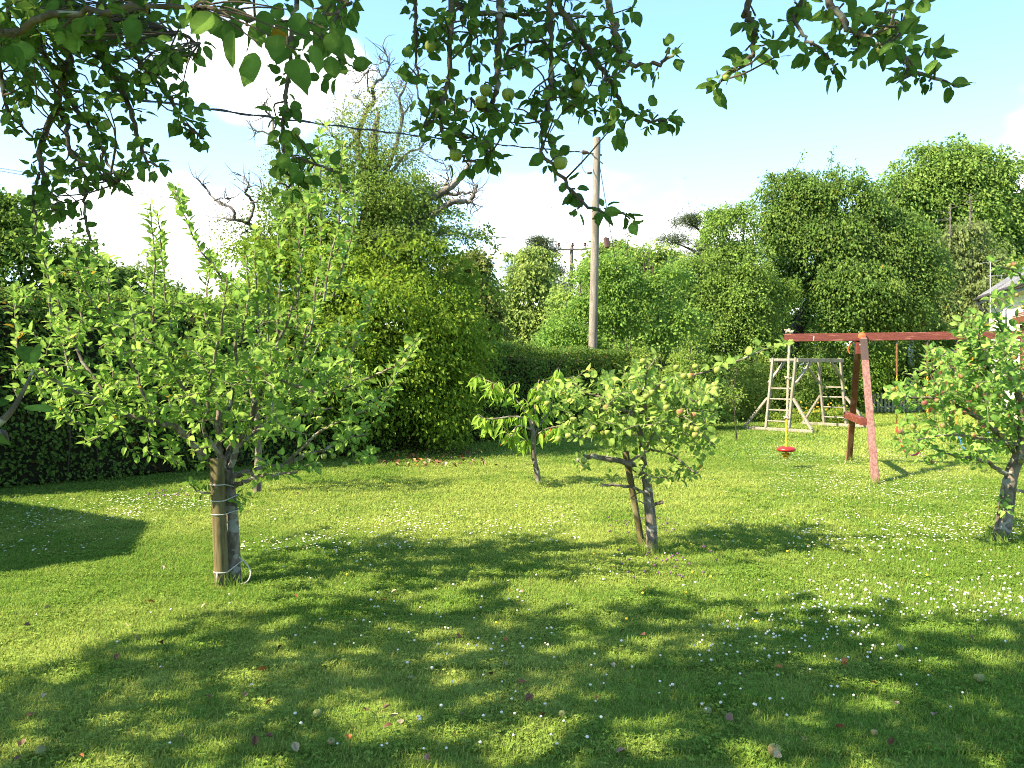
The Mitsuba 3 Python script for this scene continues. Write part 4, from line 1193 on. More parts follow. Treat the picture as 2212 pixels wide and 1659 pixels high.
def finish_leaves(t, data, templates, big_templates, ca, cb, odd, odd_share, individuals=300, frame=True, name='leaf'):
    """The leaves that show largest as parts of their own, the rest as one part."""
    pos, al, nm, sz = data
    dist = np.maximum(pos[:, 1], .2)
    px, py = CX + F * pos[:, 0] / dist, HY - F * (pos[:, 2] - CH) / dist
    seen = (px > -10) & (px < 2222) & (py > -10) & (py < 1669) & (pos[:, 1] > .3)
    ordr = np.argsort(-(sz / np.linalg.norm(pos - [0, 0, CH], axis=1)) * seen)
    pick = np.zeros(len(pos), bool)
    pick[ordr[:individuals]] = True
    pick &= seen
    K, KO = [], []
    for tv, tf in big_templates:
        for _ in range(3):
            K.append(mikit.ply((tv, tf), 'leaf_mat', color=np.clip(tones(1, ca, cb)[0] * ribs(tv), 0, .9)))
        KO.append(mikit.ply((tv, tf), 'leaf_mat', color=np.broadcast_to(np.asarray(odd), (len(tv), 3))))
    x, y, z = frames(al[pick], nm[pick])
    for i, (p, a, b, c, s) in enumerate(zip(pos[pick], x, y, z, sz[pick])):
        M = np.eye(4)
        M[:3, 0], M[:3, 1], M[:3, 2], M[:3, 3] = a * s, b * s, c * s, p
        src = KO if rng.random() < odd_share else K
        part(t, name, {**src[int(rng.integers(0, len(src)))], 'to_world': T(M.tolist())})
    m = Mesh()
    for r, tp in ((~pick & seen, templates), (~pick & ~seen, LEAF_LOW if len(pos) > 9000 else templates)):
        if r.any():
            put_leaves(m, tp, pos[r], al[r], nm[r], sz[r], tones(r.sum(), ca, cb, .14, odd, odd_share))
    if m.n:
        part(t, 'foliage', m.shape('leaf_mat'), stuff=True)


def apple_mesh(n=14):
    prof = [(0, -.40), (.10, -.46), (.22, -.44), (.36, -.32), (.46, -.12), (.50, .08), (.47, .26), (.37, .38), (.22, .42), (.10, .38), (0, .30)]
    m = trimesh.creation.revolve(np.array(prof), sections=n)
    v, f = np.array(m.vertices), np.array(m.faces)
    st, sf = tube([[0, 0, .30], [.02, 0, .5], [.07, 0, .68]], .03, 4)
    return v, f, st, sf


AV, AF, ASV, ASF = apple_mesh()


def apple_shape(ground, blush, cover, seed):
    """An apple of diameter 1 with a blushed side."""
    m = Mesh()
    side = unit(np.array([-.6, -.5, .5]))
    w = sstep(.55 - cover, .85 - cover, unit(AV) @ side * .5 + .5 * meshkit.fbm(AV * 4 + seed, 3, seed))
    m.add(AV, AF, np.asarray(ground) * (1 - w[:, None]) + np.asarray(blush) * w[:, None])
    m.add(ASV, ASF, (.10, .07, .03))
    return m.shape('vcol_mat', True)


APPLE_GREEN = [apple_shape((.20, .25, .05), (.28, .085, .05), c, s) for c, s in ((-.2, 1), (-.1, 2), (.0, 3), (.12, 4))]
APPLE_RED = [apple_shape((.17, .17, .045), (.17, .050, .040), c, s) for c, s in ((.10, 5), (.22, 6), (.34, 7))]
APPLE_PALE = [apple_shape((.13, .16, .045), (.15, .12, .05), c, s) for c, s in ((-.1, 8), (.1, 9))]


def put(shape, p, size, tilt=.3, rot=None):
    r = rng.uniform(0, 360) if rot is None else rot
    return {**shape, 'to_world': T().translate(list(map(float, p))).rotate([1, 0, 0], float(rng.normal() * tilt * 57)).rotate([0, 0, 1], float(r)).scale(float(size))}


def wood_parts(t, tr, names, mat, sides=9, bump=.10):
    for (q, r), nm in zip(tr.limbs, names):
        part(t, nm, solid(tube(q, r, sides, bump=bump, seed=len(scene) % 97), bsdf=mat, smooth=60))


def Ps(pts, d0, d1=None):
    n = len(pts)
    d1 = d0 if d1 is None else d1
    return [P(x, y, d0 + (d1 - d0) * i / max(n - 1, 1)) for i, (x, y) in enumerate(pts)]


def ellipsoid_targets(c, r, n, shell=.5, keep=lambda p: True):
    out = []
    while len(out) < n:
        p = unit(rng.standard_normal(3)) * (shell + (1 - shell) * rng.random()) * np.asarray(r) + c
        if p[2] > .45 and keep(p):
            out.append(p)
    return out


# ---- the staked apple tree at the left
LA, LB_, YEL = (0.062, 0.115, 0.022), (0.125, 0.185, 0.045), (0.36, 0.25, 0.03)
t1 = thing('apple_tree', 'wide apple tree tied to a thick wooden stake at the left of the lawn', 'apple tree')
D = 6.33
tr = Tree()
base = G(505, 1256)
tr.limb([base - UP * .03, base + UP * .03, *Ps([(503, 1190), (500, 1110), (495, 1060), (492, 1015)], D)], .063, .044, 22)
tr.limbs[-1][1][:4] = [.075, .066, .058, .054]
L = [([(490, 1020), (453, 1000), (422, 965), (387, 930), (334, 912), (264, 894), (211, 865), (141, 835), (84, 796)], D, D - .5, .034, .010),
     ([(490, 1030), (555, 1016), (615, 1005), (650, 989), (700, 972), (731, 951), (790, 940)], D, D + .35, .026, .008),
     ([(497, 1056), (527, 1039), (562, 1028), (598, 1025), (640, 1020)], D, D - .3, .020, .008),
     ([(488, 1018), (473, 972), (474, 930), (470, 860), (455, 760), (440, 660)], D, D + .1, .027, .009),
     ([(492, 1020), (506, 985), (517, 953), (541, 908), (569, 858), (598, 817), (633, 764), (668, 700), (700, 600)], D, D - .2, .024, .006),
     ([(476, 990), (468, 923), (422, 870), (380, 810), (372, 750), (366, 694), (350, 560), (340, 460)], D, D - .5, .018, .004),
     ([(474, 930), (500, 860), (510, 760), (508, 650), (470, 590), (416, 506), (383, 430)], D, D - .1, .016, .004),
     ([(541, 908), (590, 780), (630, 660), (650, 560), (672, 401), (697, 265)], D - .1, D + .2, .016, .004),
     ([(569, 858), (650, 760), (690, 640), (720, 560), (740, 520)], D, D + .4, .013, .004),
     ([(598, 817), (700, 850), (790, 820), (850, 790), (880, 750), (908, 730)], D - .1, D - .4, .013, .004),
     ([(264, 894), (180, 780), (130, 660), (100, 560), (75, 470)], D - .3, D - .2, .014, .004),
     ([(334, 912), (290, 800), (230, 700), (180, 620), (165, 560)], D - .2, D - .6, .014, .004),
     ([(480, 1010), (500, 940), (480, 880), (420, 800), (300, 720), (290, 640)], D, D + .9, .02, .005),
     ([(490, 1015), (520, 960), (600, 900), (680, 830), (720, 740), (735, 690)], D, D + 1.0, .02, .005),
     ([(488, 1022), (470, 980), (440, 930), (450, 880), (460, 800), (480, 700), (490, 600)], D, D - 1.0, .018, .005),
     ([(498, 1050), (470, 1062), (430, 1063), (415, 1050)], D, D - .2, .010, .004),
     ([(615, 1005), (680, 940), (760, 900), (830, 870), (850, 830)], D + .1, D - .5, .012, .004)]
nl = len(L)
for pts in ([(560, 720), (555, 610), (552, 490)], [(600, 720), (602, 570), (598, 440)], [(640, 720), (648, 580), (640, 430)], [(700, 650), (732, 460), (742, 305)], [(720, 640), (757, 520), (768, 400)], [(520, 740), (537, 640), (530, 545)], [(670, 720), (692, 560), (690, 420)],
            [(110, 680), (100, 580), (72, 475)], [(180, 720), (168, 610), (152, 520)], [(250, 740), (237, 640), (230, 560)], [(330, 700), (334, 570), (325, 440)], [(40, 800), (35, 700), (28, 630)], [(760, 760), (790, 690), (802, 640)], [(440, 720), (450, 600), (455, 540)], [(300, 760), (280, 650), (285, 600)], [(820, 860), (865, 800), (895, 745)], [(580, 760), (580, 640), (575, 560)], [(150, 800), (130, 720), (115, 640)]):
    o = rng.normal() * .3
    L.append((pts, D + o, D + o * 1.4 + rng.normal() * .1, .009, .0025))
for pts, da, db, ra, rb in L:
    tr.limb(Ps(pts, da, db), ra, rb, bend=.006)
names = ['trunk'] + ['branch'] * len(L)
targets = ellipsoid_targets(P(430, 830, D), (1.36, 1.05, .62), 330, .3)
targets += [P(x, y, D + rng.normal() * .35) for x, y in zip(rng.uniform(60, 300, 34), rng.uniform(560, 850, 34))]
targets += [P(x, y, D + rng.normal() * .4) for x, y in zip(rng.uniform(520, 800, 50), rng.uniform(640, 960, 50))]
targets += [P(x, y, D + rng.normal() * .3) for x, y in zip(rng.uniform(280, 700, 40), rng.uniform(590, 760, 40))]
targets += [P(x, y, D + rng.normal() * .2) for x, y in [(60, 640), (40, 720), (20, 800), (110, 520), (200, 610), (320, 540), (395, 450), (556, 530), (600, 500), (640, 460), (690, 330), (735, 350), (745, 440), (760, 520), (800, 640), (830, 900), (795, 985), (180, 960), (220, 940), (300, 985), (410, 1045), (350, 990), (765, 1000), (540, 1075), (525, 1090), (690, 1000)]]
tr.grow(targets, r0=.008, r1=.0022, upk=.75, reach=.9)
for q in tr.paths:
    tr.dress(q, .0145, .066, start=.08, updir=.25)
for (q, r), (pts, *_x) in list(zip(tr.limbs[1:], L)):
    tr.dress(q, .013, .068, start=.36 if len(pts) > 3 else .05, updir=.3)
wood_parts(t1, tr, names, 'apple_bark')
part(t1, 'twigs', tr.twigs.shape('pale_twig'), stuff=True)
finish_leaves(t1, tr.leaves(), LEAF_MID, LEAF_BIG, LA, LB_, YEL, .006)
for x, y in ((1990 / 2.458 * .864, (600 + 1330 / 2.458) * .864), (720, 985), (745, 1004), (690, 905), (610, 850), (640, 905), (430, 770), (665, 960)):
    part(t1, 'apple', put(APPLE_GREEN[0], P(x, y, D - .25 + rng.normal() * .2), .045))

# its stake and ties
sk = thing('stake', 'thick round mossy wooden stake tied to the left apple tree', 'stake')
sb = G(479, 1260)
top = P(468, 990, 6.2)
sb[:] = [top[0] + .035, 6.22, 0]
ax = unit(top - sb)
pts = [sb - UP * .05 + (top - sb + UP * .05) * t for t in np.linspace(0, 1, 14)]
part(sk, 'shaft', solid(tube(pts, [.052] * 12 + [.050, .046], 18, bump=.05), bsdf='stake_wood', smooth=50))
ty = thing('tree_tie', 'white cord ties looped round the left stake and trunk', 'cord')
trunk_at = lambda z: np.array([np.interp(z, tr.limbs[0][0][:, 2], tr.limbs[0][0][:, k]) for k in range(3)])


def tie(z0, z1, tail=0.0):
    a, b = sb + (top - sb) * (z0 / top[2]), trunk_at(z1)
    dxy = unit((b - a)[:2])
    ox = np.array([-dxy[1], dxy[0]])
    loop = []
    for ang in np.linspace(np.pi / 2, 3 * np.pi / 2, 9):
        loop.append([*(a[:2] + .056 * (np.cos(ang) * dxy + np.sin(ang) * ox)), z0])
    for ang in np.linspace(-np.pi / 2, np.pi / 2, 9):
        loop.append([*(b[:2] + .062 * (np.cos(ang) * dxy + np.sin(ang) * ox)), z1])
    loop.append(loop[0])
    return tube(loop, .0042, 6)


for z0, z1 in ((.755, .72), (.635, .655), (.535, .545), (.105, .15)):
    part(ty, 'loop', solid(tie(z0, z1), bsdf='cord_white', smooth=60))
kk = sb + (top - sb) * (.105 / top[2]) + np.array([-.015, -.057, 0])
part(ty, 'tail', solid(tube(curve([kk, kk + [.004, -.008, -.03], kk + [.002, -.004, -.07]], 8), .006, 5), bsdf='cord_white'))
te = trunk_at(.14)
part(ty, 'tail', solid(tube(curve([te + [.05, -.02, .05], te + [.12, -.05, -.0], te + [.155, -.08, -.06], te + [.13, -.10, -.12], te + [.06, -.10, -.135]], 16), .005, 5), bsdf='cord_white'))

# ---- the slim apple tree behind it
t5 = thing('apple_tree', 'slim white-barked young apple tree standing behind the staked one', 'apple tree')
tr5 = Tree()
D5 = 10.95
b5 = G(556, 1064)
tr5.limb([b5, b5 + UP * .08, *Ps([(558, 1010), (557, 930), (548, 860), (530, 790)], D5)], .06, .03, 20)
for pts in ([(557, 930), (610, 860), (660, 800), (700, 720)], [(552, 890), (500, 830), (460, 770), (440, 720)], [(540, 820), (560, 740), (570, 680)], [(557, 950), (520, 900), (470, 880)], [(555, 920), (640, 900), (720, 880)]):
    tr5.limb(Ps(pts, D5, D5 + rng.normal() * .5), .022, .006, bend=.01)
tr5.grow(ellipsoid_targets(P(560, 830, D5), (1.1, .9, .75), 150, .4), r0=.008, upk=.5)
for q in tr5.paths:
    tr5.dress(q, .024, .085, start=.1)
wood_parts(t5, tr5, ['trunk'] + ['branch'] * 5, 'apple_bark')
part(t5, 'twigs', tr5.twigs.shape('pale_twig'), stuff=True)
finish_leaves(t5, tr5.leaves(), LEAF_LOW, LEAF_MID, LA, LB_, YEL, .004, individuals=60)

# ---- the apple tree in the middle
t2 = thing('apple_tree', 'small spreading apple tree with green apples and a leaning stake in the middle', 'apple tree')
D = 7.42
tr2 = Tree()
b2 = G(1408, 1190)
tr2.limb([b2 - UP * .03, b2 + UP * .04, *Ps([(1407, 1140), (1401, 1075), (1396, 1032)], D)], .062, .04, 22)
tr2.limbs[-1][1][:5] = [.072, .062, .052, .048, .046]
L2 = [([(1396, 1035), (1374, 1013), (1358, 1000), (1310, 991), (1274, 986), (1247, 994)], D, D - .25, .030, .020),
      ([(1395, 1032), (1388, 983), (1387, 951), (1380, 929), (1366, 907), (1361, 888)], D, D - .05, .028, .022),
      ([(1361, 895), (1385, 888), (1396, 870), (1402, 850), (1430, 825), (1448, 820), (1505, 810), (1589, 780), (1649, 756), (1689, 746)], D - .05, D - .3, .020, .004),
      ([(1358, 1000), (1388, 978), (1418, 974), (1456, 986), (1486, 1010), (1507, 1024)], D - .05, D - .5, .013, .006),
      ([(1361, 890), (1330, 880), (1300, 860), (1270, 850), (1235, 830), (1200, 830)], D, D + .1, .016, .005),
      ([(1366, 907), (1400, 905), (1440, 900), (1500, 870), (1540, 840)], D, D + .5, .015, .005),
      ([(1380, 929), (1340, 900), (1320, 850), (1310, 810)], D, D + .6, .015, .005),
      ([(1388, 983), (1420, 930), (1470, 900), (1500, 920), (1535, 960)], D, D - .5, .013, .004),
      ([(1300, 860), (1290, 900), (1270, 930), (1250, 950)], D, D - .4, .010, .004),
      ([(1430, 825), (1470, 860), (1490, 900), (1510, 930)], D - .1, D - .3, .010, .004),
      ([(1361, 890), (1390, 840), (1400, 800), (1420, 770)], D, D - .3, .013, .004),
      ([(1399, 1070), (1374, 1056), (1347, 1049), (1301, 1048)], D, D - .2, .014, .011),
      ([(1390, 1060), (1365, 1075), (1400, 1090)], D, D - .02, .006, .005),
      ([(1404, 1100), (1415, 1090), (1424, 1086), (1432, 1085)], D, D - .06, .014, .016)]
for i, (pts, da, db, ra, rb) in enumerate(L2):
    tr2.limb(Ps(pts, da, db), ra, rb, bend=.004, seed=i < 12)
targets = ellipsoid_targets(P(1380, 880, D), (.82, .75, .42), 250, .3)
targets += [P(x, y, D - .15 + rng.normal() * .25) for x, y in zip(rng.uniform(1210, 1540, 60), rng.uniform(800, 960, 60))]
targets += [P(x, y, D - .25 + rng.normal() * .1) for x, y in [(1690, 742), (1670, 748), (1640, 752), (1600, 770), (1560, 780), (1540, 800), (1290, 1045), (1320, 1025), (1520, 1010), (1490, 1030), (1440, 1030), (1530, 985), (1545, 960), (1240, 990), (1260, 1010), (1190, 840), (1180, 860), (1560, 830), (1470, 1020), (1380, 1010), (1310, 1000), (1350, 1000), (1500, 960)]]
tr2.grow(targets, r0=.007, upk=.3, reach=.7)
for q in tr2.paths:
    tr2.dress(q, .0155, .072, start=.05, updir=.1)
for q, r in tr2.limbs[3:12]:
    tr2.dress(q, .019, .072, start=.5, updir=.1)
wood_parts(t2, tr2, ['trunk'] + ['branch'] * len(L2), 'apple_bark')
part(t2, 'twigs', tr2.twigs.shape('pale_twig'), stuff=True)
finish_leaves(t2, tr2.leaves(), LEAF_MID, LEAF_BIG, (0.072, 0.122, 0.028), (0.14, 0.19, 0.055), YEL, .005)
for X_, Y_ in ((25, 310), (90, 348), (585, 398), (560, 380), (855, 10), (1270, 55), (1447, 82), (1180, 130), (1232, 130), (925, 260), (880, 292), (1018, 218), (1378, 218), (1425, 203), (1430, 238), (1402, 325), (1027, 347), (1043, 380), (1150, 417), (1260, 440), (1240, 545), (1285, 553), (1200, 535), (1270, 600), (535, 583), (570, 580), (460, 548), (258, 608), (180, 630), (383, 805), (380, 855), (1120, 60), (700, 470), (300, 480)):
    x, y = (1340 + X_ / 3.19) * .864, (900 + Y_ / 3.19) * .864
    part(t2, 'apple', put(APPLE_GREEN[int(rng.integers(0, 4))], P(x, y, D - .55 + rng.normal() * .15), .056 * rng.uniform(.85, 1.1)))
sk2 = thing('stake', 'slim weathered stake leaning against the middle apple tree', 'stake')
s0, s1 = G(1391, 1183) + [0, .06, 0], P(1351, 968, D + .12)
part(sk2, 'shaft', solid(tube([s0 - UP * .03 + (s1 - s0) * t for t in np.linspace(0, 1, 14)], .030, 14, bump=.07), bsdf='stake_wood', smooth=50))

# ---- the red apple tree at the right
t3 = thing('apple_tree', 'apple tree laden with red apples at the right edge of the lawn', 'apple tree')
D = 7.86
tr3 = Tree()
b3 = G(2165, 1168)
tr3.limb([b3 - UP * .03, b3 + UP * .05, *Ps([(2170, 1120), (2176, 1075), (2184, 1026), (2200, 985)], D)], .085, .055, 24)
tr3.limbs[-1][1][:5] = [.098, .085, .075, .070, .068]
L3 = [([(2180, 1030), (2140, 1003), (2100, 990), (2060, 985), (2020, 970)], D, D - .5, .022, .006),
      ([(2198, 990), (2210, 920), (2200, 850), (2170, 780), (2150, 720)], D, D - .2, .04, .008),
      ([(2200, 985), (2150, 930), (2090, 890), (2030, 860), (1960, 860), (1925, 850)], D, D - .3, .030, .005),
      ([(2205, 970), (2260, 920), (2310, 870), (2350, 800)], D, D + .2, .035, .008),
      ([(2205, 940), (2230, 850), (2240, 740), (2230, 640), (2200, 590), (2160, 575)], D, D - .5, .028, .005),
      ([(2205, 940), (2120, 860), (2060, 800), (2020, 770)], D, D + .7, .022, .005),
      ([(2200, 960), (2130, 950), (2050, 940), (1980, 950)], D, D - .8, .020, .005),
      ([(2204, 980), (2260, 1000), (2330, 1010)], D, D - .4, .022, .006),
      ([(2210, 920), (2260, 850), (2300, 760), (2320, 700)], D, D - .7, .025, .006),
      ([(2178, 1050), (2215, 1062), (2260, 1058)], D, D - .1, .016, .01)]
L3 += [([(2205, 940), (2150, 850), (2100, 780), (2075, 715)], D, D - .3, .018, .004), ([(2205, 930), (2190, 800), (2165, 720), (2155, 680)], D, D - .3, .018, .004), ([(2205, 900), (2130, 790), (2115, 740), (2120, 695)], D, D - .5, .014, .004)]
for pts, da, db, ra, rb in L3:
    tr3.limb(Ps(pts, da, db), ra, rb, bend=.006)
targets = ellipsoid_targets(P(2170, 860, D), (1.05, .9, .58), 400, .3)
targets += [P(x, y, D - .3 + rng.normal() * .3) for x, y in zip(rng.uniform(1960, 2212, 60), rng.uniform(760, 990, 60))]
targets += [P(x, y, D - .5 + rng.normal() * .3) for x, y in zip(rng.uniform(2060, 2230, 70), rng.uniform(695, 850, 70))]
targets += [P(x, y, D - .4 + rng.normal() * .15) for x, y in [(1915, 845), (1935, 840), (1945, 860), (1960, 890), (1950, 940), (1930, 950), (1960, 975), (1990, 985), (2020, 1010), (2000, 770), (2030, 750), (2070, 720), (2100, 740), (2130, 700), (2160, 690), (2200, 700), (2210, 580), (2180, 570), (2150, 560), (2190, 620), (2170, 650), (2205, 660), (2140, 1000), (2110, 1010), (2165, 1095), (2175, 1105), (2140, 640)]]
tr3.grow(targets, r0=.008, upk=.3, reach=.9)
for q in tr3.paths:
    tr3.dress(q, .0175, .072, start=.05, updir=.1)
for q, r in tr3.limbs[11:]:
    tr3.dress(q, .012, .07, start=.3, updir=.1)
for q, r in tr3.limbs[1:]:
    tr3.dress(q, .02, .072, start=.5, updir=.1)
wood_parts(t3, tr3, ['trunk'] + ['branch'] * len(L3), 'apple_bark')
part(t3, 'twigs', tr3.twigs.shape('pale_twig'), stuff=True)
finish_leaves(t3, tr3.leaves(), LEAF_MID, LEAF_BIG, (0.058, 0.115, 0.026), (0.125, 0.185, 0.05), YEL, .006)
for X_, Y_ in ((1560, 1240), (1355, 1215), (1450, 1180), (1650, 1175), (1525, 1018), (1610, 1000), (1720, 1010), (1845, 1055), (1890, 905), (1940, 690), (1955, 715), (1830, 755), (1935, 1180), (1975, 1155), (1945, 1055), (2050, 965), (1800, 1085), (1865, 1240), (1580, 1425), (2145, 60), (2165, 270), (2205, 355), (1900, 1150), (1310, 920), (1640, 740), (2120, 850), (2180, 1000), (2020, 820), (2100, 1110), (1720, 900), (1780, 830), (2060, 1240), (2150, 700), (2195, 1420), (2110, 65), (1700, 1130)):
    x, y = (1760 + X_ / 2.765) * .864, (640 + Y_ / 2.765) * .864
    part(t3, 'apple', put(APPLE_RED[int(rng.integers(0, 3))], P(x, y, D - .52 + rng.normal() * .2), .047 * rng.uniform(.75, 1.1)))

# ---- the small tree with long drooping leaves
t4 = thing('cherry_tree', 'young cherry tree with long drooping leaves beside the hedge', 'cherry tree')
D = 11.55
tr4 = Tree()
b4 = G(1162, 1050)
tr4.limb([b4 - UP * .02, b4 + UP * .06, *Ps([(1160, 1020), (1153, 985), (1152, 940), (1148, 915)], D)], .045, .03, 18)
L4 = [([(1150, 935), (1140, 905), (1100, 900), (1060, 905), (1030, 900)], D, D - .3, .018, .006), ([(1150, 925), (1155, 880), (1158, 850), (1165, 820)], D, D, .02, .008),
      ([(1152, 940), (1175, 905), (1190, 880), (1205, 800)], D, D + .2, .018, .006), ([(1150, 915), (1120, 870), (1080, 835), (1035, 815)], D, D + .2, .016, .005),
      ([(1152, 945), (1185, 925), (1215, 920)], D, D - .4, .012, .005), ([(1152, 930), (1120, 920), (1105, 945)], D, D - .4, .012, .005), ([(1158, 850), (1190, 820), (1240, 815)], D, D + .3, .01, .004)]
for pts, da, db, ra, rb in L4:
    tr4.limb(Ps(pts, da, db), ra, rb, bend=.004)
TG = [(1025, 815), (1040, 808), (1060, 825), (1080, 820), (1100, 835), (1120, 825), (1030, 895), (1045, 905), (1055, 920), (1085, 915), (1110, 850), (1130, 860), (1105, 945), (1120, 955), (1095, 935), (1205, 795), (1210, 800), (1200, 805), (1195, 815), (1170, 820), (1240, 815), (1225, 825), (1190, 930), (1210, 935), (1215, 925), (1175, 850), (1180, 870), (1145, 840), (1070, 850), (1050, 840), (1140, 880), (1160, 900), (1170, 940)]
tr4.grow([P(x, y, D + rng.normal() * .22) for x, y in TG], r0=.006, upk=.3)
for q in tr4.paths + [x[0] for x in tr4.limbs[1:]]:
    tr4.dress(q, .020, .18, start=.25, updir=0, hang=1.0, face=.2, spread=.55)
wood_parts(t4, tr4, ['trunk'] + ['branch'] * len(L4), 'apple_bark')
part(t4, 'twigs', tr4.twigs.shape('pale_twig'), stuff=True)
finish_leaves(t4, tr4.leaves(), LEAF_LONG, LEAF_LONG, (0.075, 0.135, 0.018), (0.135, 0.195, 0.038), (.25, .10, .03), .015)

# ---- thin sapling
t6 = thing('sapling', 'very thin bare-stemmed sapling on the lawn left of the climbing frame', 'sapling')
D = F * CH / (951 - HY)
tr6 = Tree()
tr6.limb([G(1591, 951), *Ps([(1588, 900), (1584, 850), (1592, 800)], D)], .018, .006, 16)
tr6.grow([P(1584 + rng.normal() * 22, rng.uniform(795, 880), D + rng.normal() * .3) for _ in range(22)], r0=.005, upk=.4)
for q in tr6.paths:
    tr6.dress(q, .06, .05, start=.2)
wood_parts(t6, tr6, ['trunk'], 'dark_bark', 6)
part(t6, 'twigs', tr6.twigs.shape('twig_bark'), stuff=True)
finish_leaves(t6, tr6.leaves(), LEAF_LOW, LEAF_LOW, (.06, .09, .03), (.11, .14, .05), YEL, 0, individuals=0)

# ---- the old apple tree overhead, whose trunk stands behind the camera
t0 = thing('apple_tree', 'old apple tree whose dark drooping branches hang across the top of the view', 'apple tree')
tr0 = Tree()
fork = np.array([-2.7, .2, 1.8])
tr0.limb([[-2.85, .2, -.05], [-2.8, .22, .3], [-2.72, .15, 1.0], fork], .17, .13, 20)
MAIN = [([fork, [-1.8, 1.2, 3.0], [-.7, 2.2, 3.6], [.2, 2.9, 3.6]], .09, .02),
        ([fork, [-1.2, .3, 3.1], [.6, .8, 3.5], [1.7, 1.5, 3.5], [2.3, 2.3, 3.4]], .08, .02),
        ([fork, [-3.1, 1.4, 3.0], [-2.9, 2.4, 3.5], [-2.6, 3.2, 3.55]], .08, .02),
        ([fork, [-4.0, .8, 2.8], [-5.3, 1.6, 3.3], [-6.2, 2.0, 3.3]], .07, .02),
        ([fork, [-3.2, -.6, 2.9], [-3.4, -1.6, 3.3]], .07, .02),
        ([fork, [-1.5, -.4, 3.0], [-.4, -.9, 3.4]], .07, .02),
        ([fork, [-2.6, .8, 3.4], [-2.7, 1.2, 4.4]], .07, .02),
        ([fork, [-4.0, -.3, 2.8], [-5.2, -.8, 3.2]], .06, .02),
        ([[.6, .8, 3.5], [1.9, .6, 3.7], [2.8, 1.0, 3.5]], .05, .015),
        ([[-4.0, .8, 2.8], [-4.3, 2.2, 3.2], [-4.7, 3.4, 3.8]], .05, .015)]
for pts, ra, rb in MAIN:
    tr0.limb(pts, ra, rb, 24, bend=.015)
nmain = len(tr0.limbs)
